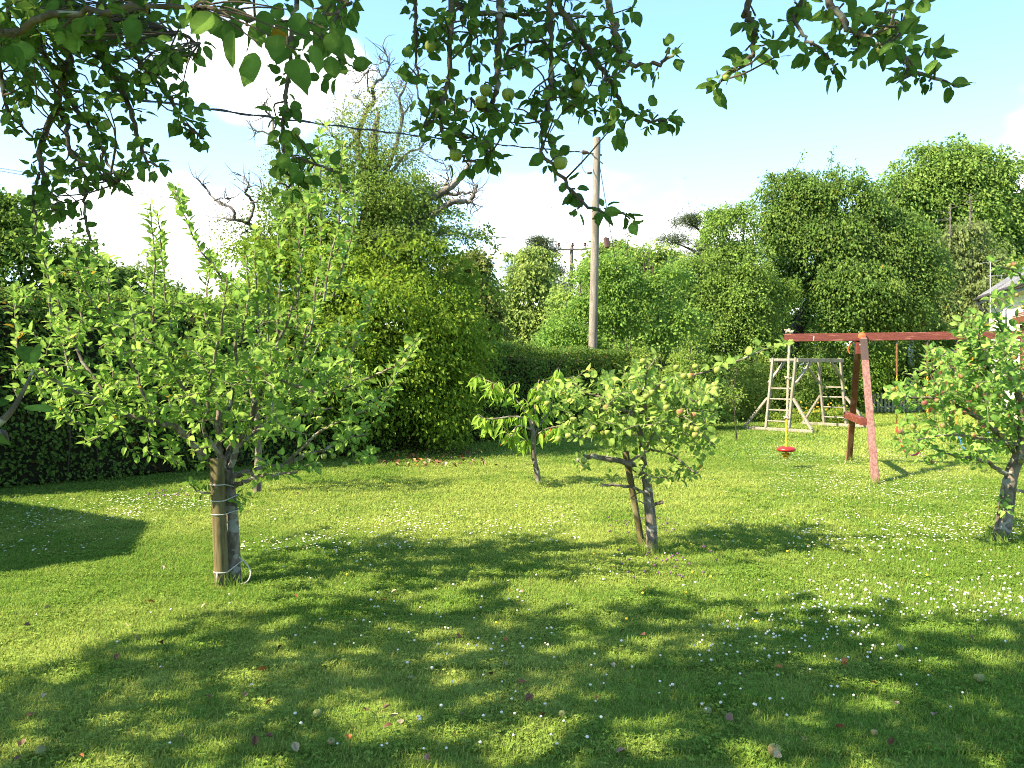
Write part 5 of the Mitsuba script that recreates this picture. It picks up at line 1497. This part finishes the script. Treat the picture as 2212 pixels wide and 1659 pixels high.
HANG = [  # (points in the photograph, distance, further distance, radius, attach upwards)
    ([(898, -20), (898, 70), (900, 141), (903, 211)], 2.8, 2.8, .006, 1),
    ([(977, -14), (972, 100), (966, 169), (952, 246), (959, 292), (977, 323), (1016, 348), (1068, 351)], 2.75, 2.6, .008, 1),
    ([(959, 285), (1002, 292), (1037, 306), (1060, 330)], 2.68, 2.55, .005, 0),
    ([(1023, -14), (1019, 70), (1014, 155)], 2.9, 2.9, .006, 1),
    ([(1081, -14), (1079, 53), (1074, 123), (1072, 193), (1061, 225), (1047, 239), (1016, 211)], 2.8, 2.75, .012, 1),
    ([(1192, -12), (1188, 63), (1190, 165), (1181, 246), (1174, 327), (1226, 404), (1283, 450), (1349, 461)], 2.7, 2.55, .008, 1),
    ([(1202, -10), (1233, 53), (1269, 109), (1293, 141), (1325, 183), (1346, 235), (1402, 260), (1437, 262)], 2.7, 2.6, .009, 1),
    ([(1314, -12), (1328, 63), (1339, 109), (1374, 141), (1423, 135), (1455, 120)], 2.6, 2.5, .010, 1),
    ([(980, -5), (1033, 28), (1104, 32), (1156, 28), (1262, 36)], 2.9, 2.8, .010, 1),
    ([(1073, 160), (1100, 110), (1150, 90), (1200, 110), (1240, 150)], 2.85, 2.9, .006, 0),
    ([(1190, 165), (1230, 210), (1262, 240)], 2.7, 2.7, .004, 0),
    ([(1328, 63), (1310, 130), (1305, 175)], 2.65, 2.6, .004, 0),
    ([(1000, 10), (940, 60), (925, 100)], 2.85, 2.8, .005, 0),
    ([(952, 246), (930, 262), (915, 275)], 2.7, 2.6, .004, 0),
    ([(1617, -12), (1613, 28), (1627, 53), (1629, 98), (1624, 120), (1575, 155), (1557, 172)], 2.3, 2.25, .008, 1),
    ([(1736, -6), (1715, 39), (1740, 81), (1761, 98), (1789, 120), (1800, 160)], 2.3, 2.2, .005, 1),
    ([(1792, -10), (1807, 21), (1838, 60), (1873, 84), (1926, 116), (1979, 151), (2046, 178)], 2.25, 2.1, .009, 1),
    ([(1852, 70), (1908, 28), (1972, 4)], 2.2, 2.2, .005, 0),
    ([(1873, 84), (1935, 50), (1950, 60)], 2.2, 2.1, .004, 0),
    ([(-18, 67), (70, 42), (197, 21), (316, 14), (415, 16)], 1.7, 1.5, .0075, 1),
    ([(141, 20), (144, 100), (144, 155), (123, 225), (91, 302), (93, 380), (112, 443), (122, 452)], 3.0, 2.9, .014, 1),
    ([(88, 100), (116, 169), (123, 225)], 3.0, 2.98, .008, 1),
    ([(165, 30), (183, 63), (239, 148), (274, 218), (302, 299), (309, 334), (340, 360)], 3.0, 2.9, .010, 1),
    ([(141, 207), (186, 260), (218, 316), (225, 337), (250, 380)], 2.95, 2.9, .008, 0),
    ([(126, 225), (140, 270), (162, 337), (218, 369), (253, 397)], 2.95, 2.8, .009, 0),
    ([(262, 10), (292, 123), (337, 169), (373, 228), (415, 278), (440, 300)], 3.0, 2.9, .007, 1),
    ([(290, 5), (302, 28), (344, 60), (387, 77), (432, 93)], 2.9, 2.8, .008, 1),
    ([(170, 340), (183, 415), (183, 457), (197, 520)], 2.9, 2.85, .006, 0),
    ([(20, 10), (7, 70), (4, 176), (21, 246), (70, 295)], 2.9, 2.9, .009, 1),
    ([(85, 375), (72, 420), (78, 470), (70, 510)], 2.9, 2.85, .005, 0),
    ([(60, 20), (50, 120), (60, 200)], 3.1, 3.1, .008, 1),
    ([(220, 15), (215, 90), (250, 160), (330, 200)], 3.1, 3.0, .007, 1),
    ([(640, -12), (632, 60), (622, 183), (612, 264), (612, 334), (629, 387), (620, 410)], 2.55, 2.4, .0065, 1),
    ([(625, 335), (655, 345), (689, 358), (738, 372)], 2.45, 2.35, .0045, 0),
    ([(415, 16), (470, 28), (562, 45), (650, 52), (700, 35), (760, 5)], 1.5, 1.9, .0045, 0),
    ([(735, -10), (720, 60), (735, 120), (730, 160)], 2.1, 2.0, .004, 1)]
spur = []
for pts, da, db, r, att_ in HANG:
    w = Ps(pts, da, db)
    if att_:
        nodes = np.concatenate([q for q, _ in tr0.limbs[1:nmain]])
        w0 = w[0]
        ok = nodes[:, 2] > CH + .50 * np.maximum(nodes[:, 1], 0) + .12
        cand = nodes[ok]
        a = cand[np.argmin(np.linalg.norm(cand - (w0 + [0, -.5, .8]), axis=1))]
        up1 = w0 + unit(w0 - w[1]) * .25 + [0, -.15, .12]
        q = np.vstack([curve([a, (a + up1) / 2 + UP * .12, up1], 12)[:-1], curve([up1, *w])])
        rr = np.concatenate([np.linspace(max(r * 1.6, .012), r * 1.15, 11), np.linspace(r * 1.15, r * .35 + .0008, len(q) - 11)])
        start = len(curve([a, (a + up1) / 2 + UP * .12, up1], 12)) / len(q)
    else:
        q = curve(w)
        rr = np.linspace(r, r * .4 + .0008, len(q))
        start = .05
    q = q.copy()
    q[3:-1] += rng.standard_normal((len(q) - 4, 3)) * .004
    rr = rr * (1 + .18 * rng.random(len(rr)))
    tr0.limbs.append((q, rr))
    # short spurs that carry the leaves
    cum = np.concatenate([[0], np.cumsum(np.linalg.norm(np.diff(q, axis=0), axis=1))])
    s = start * cum[-1] * (0.9 if att_ else 1)
    while s < cum[-1]:
        c = np.array([np.interp(s, cum, q[:, k]) for k in range(3)])
        i = min(np.searchsorted(cum, s), len(q) - 1)
        tg = unit(q[i] - q[i - 1]) if i else unit(q[1] - q[0])
        dirn = unit(rng.standard_normal(3) * .8 + tg * .5 + UP * .1)
        Ls = rng.uniform(.012, .045)
        e = c + dirn * Ls
        tr0.twigs.add(*tube([c, c + dirn * Ls * .5 + [0, 0, .002], e], [.0028, .0024, .003], 5))
        spur.append((e, dirn))
        s += rng.uniform(.020, .062)
    spur.append((q[-1], unit(q[-1] - q[-2])))
# clusters of leaves fill the dense parts of the hanging growth
DENSE = [((60, 50), (100, 60), 2.7, 90), ((200, 50), (110, 55), 2.8, 90), ((330, 50), (80, 45), 2.9, 34), ((300, 130), (90, 60), 2.95, 24), ((60, 200), (70, 90), 2.95, 26), ((190, 200), (80, 80), 2.95, 26), ((340, 150), (80, 60), 2.95, 26), ((240, 360), (80, 50), 2.85, 30), ((130, 420), (60, 60), 2.85, 16),
         ((1000, 70), (110, 60), 2.8, 34), ((1120, 110), (110, 95), 2.8, 40), ((1240, 100), (90, 80), 2.75, 28), ((970, 230), (70, 60), 2.7, 24), ((1100, 250), (80, 50), 2.75, 22), ((1270, 220), (80, 55), 2.7, 26), ((1010, 320), (60, 35), 2.65, 12), ((1320, 90), (40, 50), 2.6, 10), ((1370, 260), (60, 25), 2.6, 9),
         ((1655, 115), (35, 35), 2.25, 6), ((1900, 60), (60, 45), 2.2, 16), ((1950, 110), (50, 45), 2.15, 12), ((1860, 120), (40, 25), 2.2, 7), ((1920, 160), (40, 20), 2.15, 6), ((620, 280), (30, 60), 2.45, 8), ((700, 60), (45, 45), 2.1, 8), ((410, 250), (30, 40), 2.9, 9)]
allq = np.concatenate([q for q, _ in tr0.limbs[nmain:]])
for (x, y), (rx, ry), d, n in DENSE:
    for _ in range(int(n * (.75 if x < 450 else .55))):
        g = rng.standard_normal(2) * .55
        e = P(x + rx * g[0], y + ry * g[1], d + rng.normal() * .16)
        k = np.argmin(np.linalg.norm(allq - e, axis=1))
        c = allq[k]
        if .02 < np.linalg.norm(e - c) < .45:
            mid_ = (c + e) / 2 + rng.standard_normal(3) * .015
            tr0.twigs.add(*tube(curve([c, mid_, e], 6), np.linspace(.0032, .0018, 6), 5))
            spur.append((e, unit(e - c)))
for e, dirn in spur:
    n = rng.integers(2, 6)
    ph = rng.random() * 6.28 + np.arange(n) * 2.3
    x = unit(np.cross(dirn, UP + [.1, .2, 0]))
    y = np.cross(dirn, x)
    rad = np.cos(ph)[:, None] * x + np.sin(ph)[:, None] * y
    al = unit(rad * .9 + dirn * .4 + rng.standard_normal((n, 3)) * .3 - UP * .45)
    nm = unit(UP * .7 + rng.standard_normal((n, 3)) * .55 + al * [0, 0, 1.] * -.3)
    for lst, val in zip(tr0.leaf, (np.repeat(e[None], n, 0), al, nm, .043 * (.5 + .75 * rng.random(n)))):
        lst.append(val)
# the big leaves close to the lens
for x, y, sx_, sy_, s, d in [(600, 62, .1, -1, .060, 1.4), (560, 95, -.4, -1, .058, 1.38), (640, 108, .1, -1, .056, 1.4), (505, 40, -.2, -1, .062, 1.35), (665, 80, .35, -1, .05, 1.45), (470, 15, -.5, -.6, .05, 1.4), (545, 35, .3, -1, .045, 1.5), (700, 60, .6, -1, .052, 1.6), (740, 60, .3, -1, .055, 1.85), (620, 20, .6, -.8, .05, 1.5), (715, 105, -.1, -1, .05, 1.7), (590, 15, -.3, -.7, .045, 1.45), (445, 12, .4, -1, .048, 1.45), (310, 20, -.5, -.7, .045, 1.6)]:
    e = P(x, y, d)
    al = unit(np.array([sx_, rng.normal() * .2, sy_]))
    nm = unit(np.array([rng.normal() * .35, -.9, .45 + rng.normal() * .2]))
    for lst, val in zip(tr0.leaf, (e[None], al[None], nm[None], np.array([s]))):
        lst.append(val)
    k = np.argmin(np.linalg.norm(allq - e, axis=1))
    if np.linalg.norm(allq[k] - e) < .5:
        tr0.twigs.add(*tube(curve([allq[k], (allq[k] + e) / 2 + [0, 0, .01], e], 6), np.linspace(.0022, .0013, 6), 5))
# low shoot at the left edge, close to the lens
q = tr0.limb([[-2.72, .18, .8], [-2.0, .8, 1.15], P(-160, 1000, 1.5), P(-20, 925, 1.5), P(30, 880, 1.5), P(72, 800, 1.5)], .016, .0022, 30, seed=False)
for x, y, ax_, az_, s in ((45, 872, 1.0, -.15, .062), (72, 800, .8, .35, .048), (72, 800, -.5, .7, .05), (74, 800, .15, 1.0, .045), (30, 880, -1, .4, .05), (-35, 945, 1.0, -.1, .05), (60, 830, .7, .2, .035)):
    e = P(x, y, 1.5)
    for lst, val in zip(tr0.leaf, (e[None], unit(np.array([ax_, rng.normal() * .2, az_]))[None], unit(np.array([rng.normal() * .3, -.25, 1.0]))[None], np.array([s]))):
        lst.append(val)
# the part of the crown above and behind the camera
CROWN = [(-3.0, 1.2, 4.0, 2.4, 2.2, .8), (-5.2, 1.6, 3.7, 1.6, 1.6, .8), (-1.0, 1.5, 4.2, 1.6, 1.6, .5), (-4.6, 3.4, 4.0, 1.4, .9, .5), (-2.6, 3.3, 4.1, 1.4, .8, .4), (-.6, 2.9, 4.1, 1.0, .7, .3), (-3.2, -1.2, 3.6, 2.0, 1.6, .8), (-.6, -.6, 3.7, 1.6, 1.5, .7), (-5.0, -.6, 3.4, 1.6, 1.6, .8), (-6.0, 1.9, 3.8, 1.2, 1.2, .6), (-5.2, 2.8, 4.0, 1.5, 1.0, .5), (-3.7, 2.6, 4.2, 1.2, .9, .4), (-2.4, .4, 3.5, 1.2, 1.1, .5), (-3.4, 1.6, 4.7, 2.2, 1.6, .5), (-5.4, 2.4, 4.6, 1.6, 1.1, .4), (-1.6, 2.2, 4.7, 1.6, 1.2, .4), (1.6, 1.0, 3.8, 1.4, 1.2, .4)]
targets = []
for x, y, z, rx, ry, rz in CROWN:
    n = int(50 * rx * ry) + 12
    while n:
        p = np.array([x, y, z]) + unit(rng.standard_normal(3)) * (.3 + .7 * rng.random()) * [rx, ry, rz]
        if p[2] > CH + .47 * max(p[1], 0) + .22 or p[0] < -.66 * max(p[1], 0) - .5:
            targets.append(p)
            n -= 1
tr0.grow(targets, r0=.009, upk=.2, reach=1.6)
before = len(tr0.leaf[0])
for q in tr0.paths:
    tr0.dress(q, .036, .086, start=.05, updir=-.1, clusters=4)
keep = [(a[:, 2] > CH + .46 * np.maximum(a[:, 1], 0) + .08) | (a[:, 0] < -.64 * np.maximum(a[:, 1], 0) - .2) for a in tr0.leaf[0][before:]]
for i, k in enumerate(keep):
    for lst in tr0.leaf:
        lst[before + i] = lst[before + i][k]
wood_parts(t0, tr0, ['trunk'] + ['branch'] * (len(tr0.limbs) - 1), 'shaded_apple_bark', 8, .12)
part(t0, 'twigs', tr0.twigs.shape('twig_bark'), stuff=True)
finish_leaves(t0, tr0.leaves(), LEAF_BIG, LEAF_BIG, (0.026, 0.056, 0.014), (0.055, 0.095, 0.022), (.30, .19, .02), .003)  # leaf tones darkened, so shade beneath the crown is put into their colour
for x, y, d, s, mat in ((1211, 352, 2.62, .052, 1), (1190, 205, 2.7, .05, 0), (1180, 255, 2.7, .05, 0), (1250, 185, 2.7, .048, 0), (1050, 195, 2.75, .05, 0), (930, 100, 2.75, .045, 0), (1040, 220, 2.75, .05, 0), (1098, 205, 2.7, .05, 0), (1569, 168, 2.2, .02, 0), (1900, 110, 2.2, .04, 0), (985, 335, 2.65, .05, 0), (640, 285, 2.45, .03, 0), (230, 270, 2.9, .04, 0)):
    part(t0, 'apple', put(APPLE_GREEN[mat], P(x, y, d - .03), s * .85))

# ------------------------------------------------------------------ small things on the lawn
ANCHOR = [((-2.2, 6.3), 2.0, 'beside the staked apple tree'), ((1.25, 7.4), 1.5, 'beside the middle apple tree'), ((4.6, 7.85), 1.6, 'beside the red apple tree'), ((5.5, 13.2), 2.6, 'round the legs of the red swing frame'), ((7.6, 22.5), 5.0, 'before the climbing frame'), ((.35, 11.5), 2.4, 'near the young cherry tree'), ((-5.0, 8.5), 2.2, 'at the left edge of the lawn by the hedge'), ((-3.0, 10.5), 2.4, 'between the hedge and the staked apple tree')]


def where(p):
    best = min(ANCHOR, key=lambda a: math.hypot(p[0] - a[0][0], p[1] - a[0][1]) / a[1])
    if math.hypot(p[0] - best[0][0], p[1] - best[0][1]) < best[1]:
        return best[2]
    u = p[0] / p[1]
    side = 'left' if u < -.2 else 'middle' if u < .2 else 'right'
    return f'in the {side} of the foreground' if p[1] < 6.2 else f'out on the {side} of the open lawn'


def flower_head(kind):
    m = Mesh()
    if kind == 'clover':
        s = trimesh.creation.icosphere(subdivisions=1, radius=.5)
        v = np.array(s.vertices) * [1, 1, .85]
        v = v * (1 + .16 * (rng.random((len(v), 1)) - .5))
        m.add(v, s.faces, np.array([.62, .62, .55]) * (.8 + .2 * rng.random((len(v), 1))))
    else:
        n = 10
        a = np.arange(n) * 2 * np.pi / n
        for k in a:
            c, s_ = np.cos(k), np.sin(k)
            t = np.array([-s_, c, 0])
            r = np.array([c, s_, 0])
            m.add(np.array([r * .12, r * .42 - t * .13 + UP * .06, r * .42 + t * .13 + UP * .06, r * .55 + UP * .04]), [[0, 1, 2], [1, 3, 2]], (.80, .80, .77))
        m.add(*tube([[0, 0, 0], [0, 0, .1], [0, 0, .13]], [.17, .16, .08], 7), c=(.70, .45, .03))
    return m


def stemmed(m, z, w=.05):
    v, f = tube([[0, 0, -z], [0, 0, 0]], w, 4, caps=False)
    m.add(v, f, (.09, .14, .03))
    return m


CLOVER = [stemmed(flower_head('clover'), 1.6).shape('vcol_mat', True) for _ in range(3)]
DAISY = [stemmed(flower_head('daisy'), 1.4).shape('vcol_mat') for _ in range(2)]
pts, kinds = [], []


def scatter(n, x0, x1, y0, y1, kind, thr=.5, freq=1.2, seed=0):
    c = 0
    while c < n:
        p = G(rng.uniform(x0, x1), rng.uniform(y0, y1))
        if meshkit.fbm(np.array([p[0] * freq, p[1] * freq, seed * 3.3]), 3, seed) > thr + .08 * rng.normal():
            pts.append(p)
            kinds.append(kind)
            c += 1


scatter(110, 900, 2212, 1260, 1640, 'clover', .5)
scatter(190, 1500, 2212, 1250, 1440, 'clover', .44)
scatter(300, 1700, 2212, 1110, 1350, 'clover', .40)
scatter(60, 600, 1500, 1180, 1420, 'clover', .52)
scatter(25, 0, 900, 1280, 1640, 'clover', .5)
scatter(240, 500, 900, 1090, 1200, 'daisy', .5)
scatter(260, 230, 520, 1058, 1130, 'daisy', .48)
scatter(150, 0, 330, 1080, 1210, 'daisy', .5)
scatter(200, 800, 1250, 1090, 1180, 'daisy', .55)
scatter(650, 1580, 2130, 930, 1000, 'daisy', .42, .8)
scatter(700, 1660, 2100, 985, 1080, 'daisy', .46, .8)
scatter(320, 1900, 2212, 1060, 1180, 'daisy', .48)
scatter(160, 1450, 2000, 925, 990, 'daisy', .45, .8)
scatter(110, 1440, 1900, 1040, 1200, 'daisy', .56)
order = np.argsort([p[1] for p in pts])
rest = Mesh()
n_ind = 0
flower_stuff = {'clover': Mesh(), 'daisy': Mesh()}
proto = {'clover': flower_head('clover').get() + (np.vstack(flower_head('clover').c),), 'daisy': None}
fh = Mesh().add([[0, 0, .06], *[[.5 * math.cos(a), .5 * math.sin(a), .03] for a in np.arange(6) * 1.0472]], [[0, i + 1, (i + 1) % 6 + 1] for i in range(6)], (.80, .80, .77)).add([[.16, 0, .09], [-.1, .15, .09], [-.1, -.15, .09]], [[0, 1, 2]], (.70, .45, .03))
proto['daisy'] = (*fh.get(), np.vstack(fh.c))
fc = flower_head('clover')
proto['clover'] = (*fc.get(), np.vstack(fc.c))
quota = {'clover': 290, 'daisy': 290}
for i in order:
    p, k = pts[i], kinds[i]
    z = rng.uniform(.028, .05)
    s = rng.uniform(.010, .016) if k == 'clover' else rng.uniform(.013, .020)
    if quota[k] > 0:
        quota[k] -= 1
        nm = 'clover_flower' if k == 'clover' else 'daisy'
        lab = (f'round white clover flower in the grass {where(p)}', 'flower', f'white clover flowers {where(p)}') if k == 'clover' else (f'small white daisy in the grass {where(p)}', 'flower', f'white daisies {where(p)}')
        single(nm, put((CLOVER if k == 'clover' else DAISY)[int(rng.integers(0, 2))], p + UP * z, s, .25), *lab)
    else:
        v, f, c = proto[k]
        flower_stuff[k].add(v * s * 1.15 + p + UP * z, f, c)
for k, m in flower_stuff.items():
    if m.n:
        single('far_daisies' if k == 'daisy' else 'far_clover_flowers', m.shape('vcol_mat'), 'white daisies farther off that dot the sunny lawn' if k == 'daisy' else 'white clover flowers farther off across the lawn', 'flowers', kind='stuff')


def tiny_flower(col):
    m = flower_head('clover')
    m.c = [np.broadcast_to(np.array(col), (len(x), 3)) for x in m.c]
    return m


PURPLE = stemmed(tiny_flower((.12, .045, .13)), 1.6).shape('vcol_mat', True)
YELLOW = stemmed(tiny_flower((.75, .50, .02)), 1.6).shape('vcol_mat', True)
for n, x0, x1, y0, y1 in ((34, 320, 450, 1062, 1085), (26, 1290, 1480, 1125, 1160), (30, 1330, 1560, 1190, 1260)):
    for _ in range(n):
        p = G(rng.uniform(x0, x1), rng.uniform(y0, y1))
        single('purple_flower', put(PURPLE, p + UP * .04, .02), f'small dark purple wild flower head {where(p)}', 'flower', f'purple wild flowers {where(p)}')
for x, y in [(1160 + .3959 * 60, 1050)] + [(rng.uniform(700, 2150), rng.uniform(1040, 1380)) for _ in range(26)]:
    single('yellow_flower', put(YELLOW, G(x, y) + UP * .035, .02), f'tiny yellow flower in the grass {where(G(x, y))}', 'flower', f'yellow flowers {where(G(x, y))}')

# fallen leaves and windfall apples, each where it lies
FALL = {'brown': ((.085, .042, .018), 'curled brown fallen leaf lying on the grass', 'brown fallen leaves'), 'pale': ((.28, .235, .14), 'pale dry cream-coloured leaf lying on the grass', 'pale fallen leaves'),
        'orange': ((.25, .09, .018), 'bright orange fallen leaf on the grass', 'orange fallen leaves'), 'red': ((.11, .042, .024), 'dull red fallen leaf on the grass', 'red fallen leaves'), 'pink': ((.16, .10, .065), 'pinkish brown leaf lying on the grass', 'pinkish fallen leaves')}
FALLMESH = {}
for k, (c, _, _) in FALL.items():
    FALLMESH[k] = []
    for fo, dr_, cu in ((.6, .35, .2), (.9, -.3, -.15), (.3, .5, .1)):
        tv, tf = leaf_template([0, .07, .2, .38, .56, .74, .88, 1.0], [0, .17, .31, .36, .34, .24, .12, 0], fo, dr_, .22, cu)
        tone = .75 + .5 * meshkit.noise(tv * 7 + fo * 9)[:, None]
        FALLMESH[k].append(mikit.ply((tv - [0, .6, -.05], tf), 'vcol_mat', color=np.clip(np.asarray(c) * tone, 0, .9)))


def lie(kind, x, y, size):
    c, lab, grp = FALL[kind]
    s = FALLMESH[kind][int(rng.integers(0, 3))]
    single('fallen_leaf', {**s, 'to_world': T().translate(list(map(float, G(x, y) + UP * .03))).rotate([0, 0, 1], float(rng.uniform(0, 360))).rotate([1, 0, 0], float(rng.normal() * 16)).rotate([0, 1, 0], float(rng.normal() * 20)).scale(float(size))}, f"{lab.replace(' lying on the grass', '').replace(' on the grass', '')} {where(G(x, y))}", 'fallen leaf', f'{grp} {where(G(x, y))}')


S = .3959
for ox, items in ((0, [('red', 150, 912), ('pale', 690, 912), ('pink', 740, 965), ('brown', 875, 1000), ('pale', 260, 803), ('pale', 240, 1290), ('red', 165, 1400), ('pink', 1335, 1295), ('orange', 1470, 1330), ('brown', 1390, 1560), ('red', 1470, 1530), ('orange', 440, 1630), ('pale', 1620, 1595), ('pale', 980, 1530), ('brown', 120, 1560), ('orange', 820, 775), ('pale', 890, 582), ('pale', 1115, 795), ('brown', 1530, 1020), ('orange', 1425, 1160), ('red', 1625, 170), ('brown', 640, 1075), ('orange', 1615, 738), ('brown', 100, 1640), ('red', 1135, 1298)]),
                  (743, [('pale', 270, 730), ('orange', 215, 765), ('pale', 880, 1130), ('pale', 1465, 1125), ('brown', 805, 1170), ('pink', 970, 720), ('orange', 880, 983), ('pink', 240, 1365), ('brown', 120, 1370), ('pale', 310, 1440), ('pale', 265, 1420), ('brown', 245, 1465), ('pale', 635, 1395), ('orange', 1385, 1305), ('brown', 1015, 1305), ('red', 1630, 955), ('pink', 470, 1650), ('brown', 1080, 1400), ('red', 1468, 580), ('brown', 970, 1222), ('red', 625, 965), ('orange', 25, 1530), ('brown', 1520, 935), ('pink', 1520, 1595)]),
                  (1468.8, [('pale', 1170, 1345), ('pink', 675, 1548), ('brown', 1150, 1560), ('brown', 870, 1480), ('pale', 520, 1640), ('orange', 900, 1105), ('pink', 1590, 980), ('orange', 1060, 1220), ('pink', 1390, 1412), ('brown', 410, 830), ('orange', 540, 1140), ('pink', 270, 1415)])):
    for k, X_, Y_ in items:
        lie(k, ox + X_ * S, 1002.2 + Y_ * S, rng.uniform(.032, .052))
for X_, Y_, ox, s, pale in ((1732, 1398, 0, .048, 0), (220, 1607, 0, .05, 1), (1808, 1550, 0, .04, 1), (363, 1193, 743, .035, 1), (1190, 1393, 743, .04, 1), (515, 1612, 1468.8, .065, 1), (150, 1380, 1468.8, .045, 0), (1632, 1205, 1468.8, .06, 0), (1205, 1035, 1468.8, .045, 0), (1060, 1497, 1468.8, .035, 1)):
    p = G(ox + X_ * S, 1002.2 + Y_ * S)
    s *= .85
    single('windfall_apple', put(APPLE_PALE[pale], p + UP * (s * .42 + .012), s, .9), f'pale green windfall apple lying {where(p)}', 'apple', f'windfall apples {where(p)}')
n = 0
while n < 220:
    p = G(rng.normal(925, 75), rng.uniform(972, 1012))
    k = ['brown', 'orange', 'pink', 'brown', 'pale'][int(rng.integers(0, 5))]
    c, lab, grp = FALL[k]
    s = FALLMESH[k][int(rng.integers(0, 3))]
    single('fallen_leaf', {**s, 'to_world': T().translate(list(map(float, p + UP * rng.uniform(.02, .06)))).rotate([0, 0, 1], float(rng.uniform(0, 360))).rotate([1, 0, 0], float(rng.normal() * 25)).scale(float(rng.uniform(.05, .085)))}, f'dry {k} leaf in the litter under the ivy-covered tree', 'fallen leaf', f'dry {k} leaves under the ivy-covered tree')
    n += 1
# tufts of longer grass at the feet of trunks and posts
tuft = Mesh()
for p, n, r in ((G(490, 1262), 120, .14), (G(1404, 1195), 130, .16), (G(2165, 1170), 110, .18), (G(1162, 1051), 60, .12), (G(1891, 1047), 40, .1), (G(1834, 997), 40, .1)):
    for _ in range(n):
        a = rng.uniform(0, 6.28)
        b = p + np.array([np.cos(a), np.sin(a), 0]) * r * rng.uniform(.3, 1)
        h = rng.uniform(.05, .14)
        ln = rng.standard_normal(2) * .4 * h
        w = np.array([-np.sin(a), np.cos(a), 0]) * .003
        tuft.add([b - w, b + w, b + [ln[0] * .4, ln[1] * .4, h * .6] - w * .8, b + [ln[0] * .4, ln[1] * .4, h * .6] + w * .8, b + [ln[0], ln[1], h]], [[0, 1, 3], [0, 3, 2], [2, 3, 4]], u=np.tile(rng.random(2), (5, 1)))
single('grass_tufts', tuft.shape('grass_mat'), 'longer grass left standing round the feet of trunks and posts', 'grass', kind='stuff')
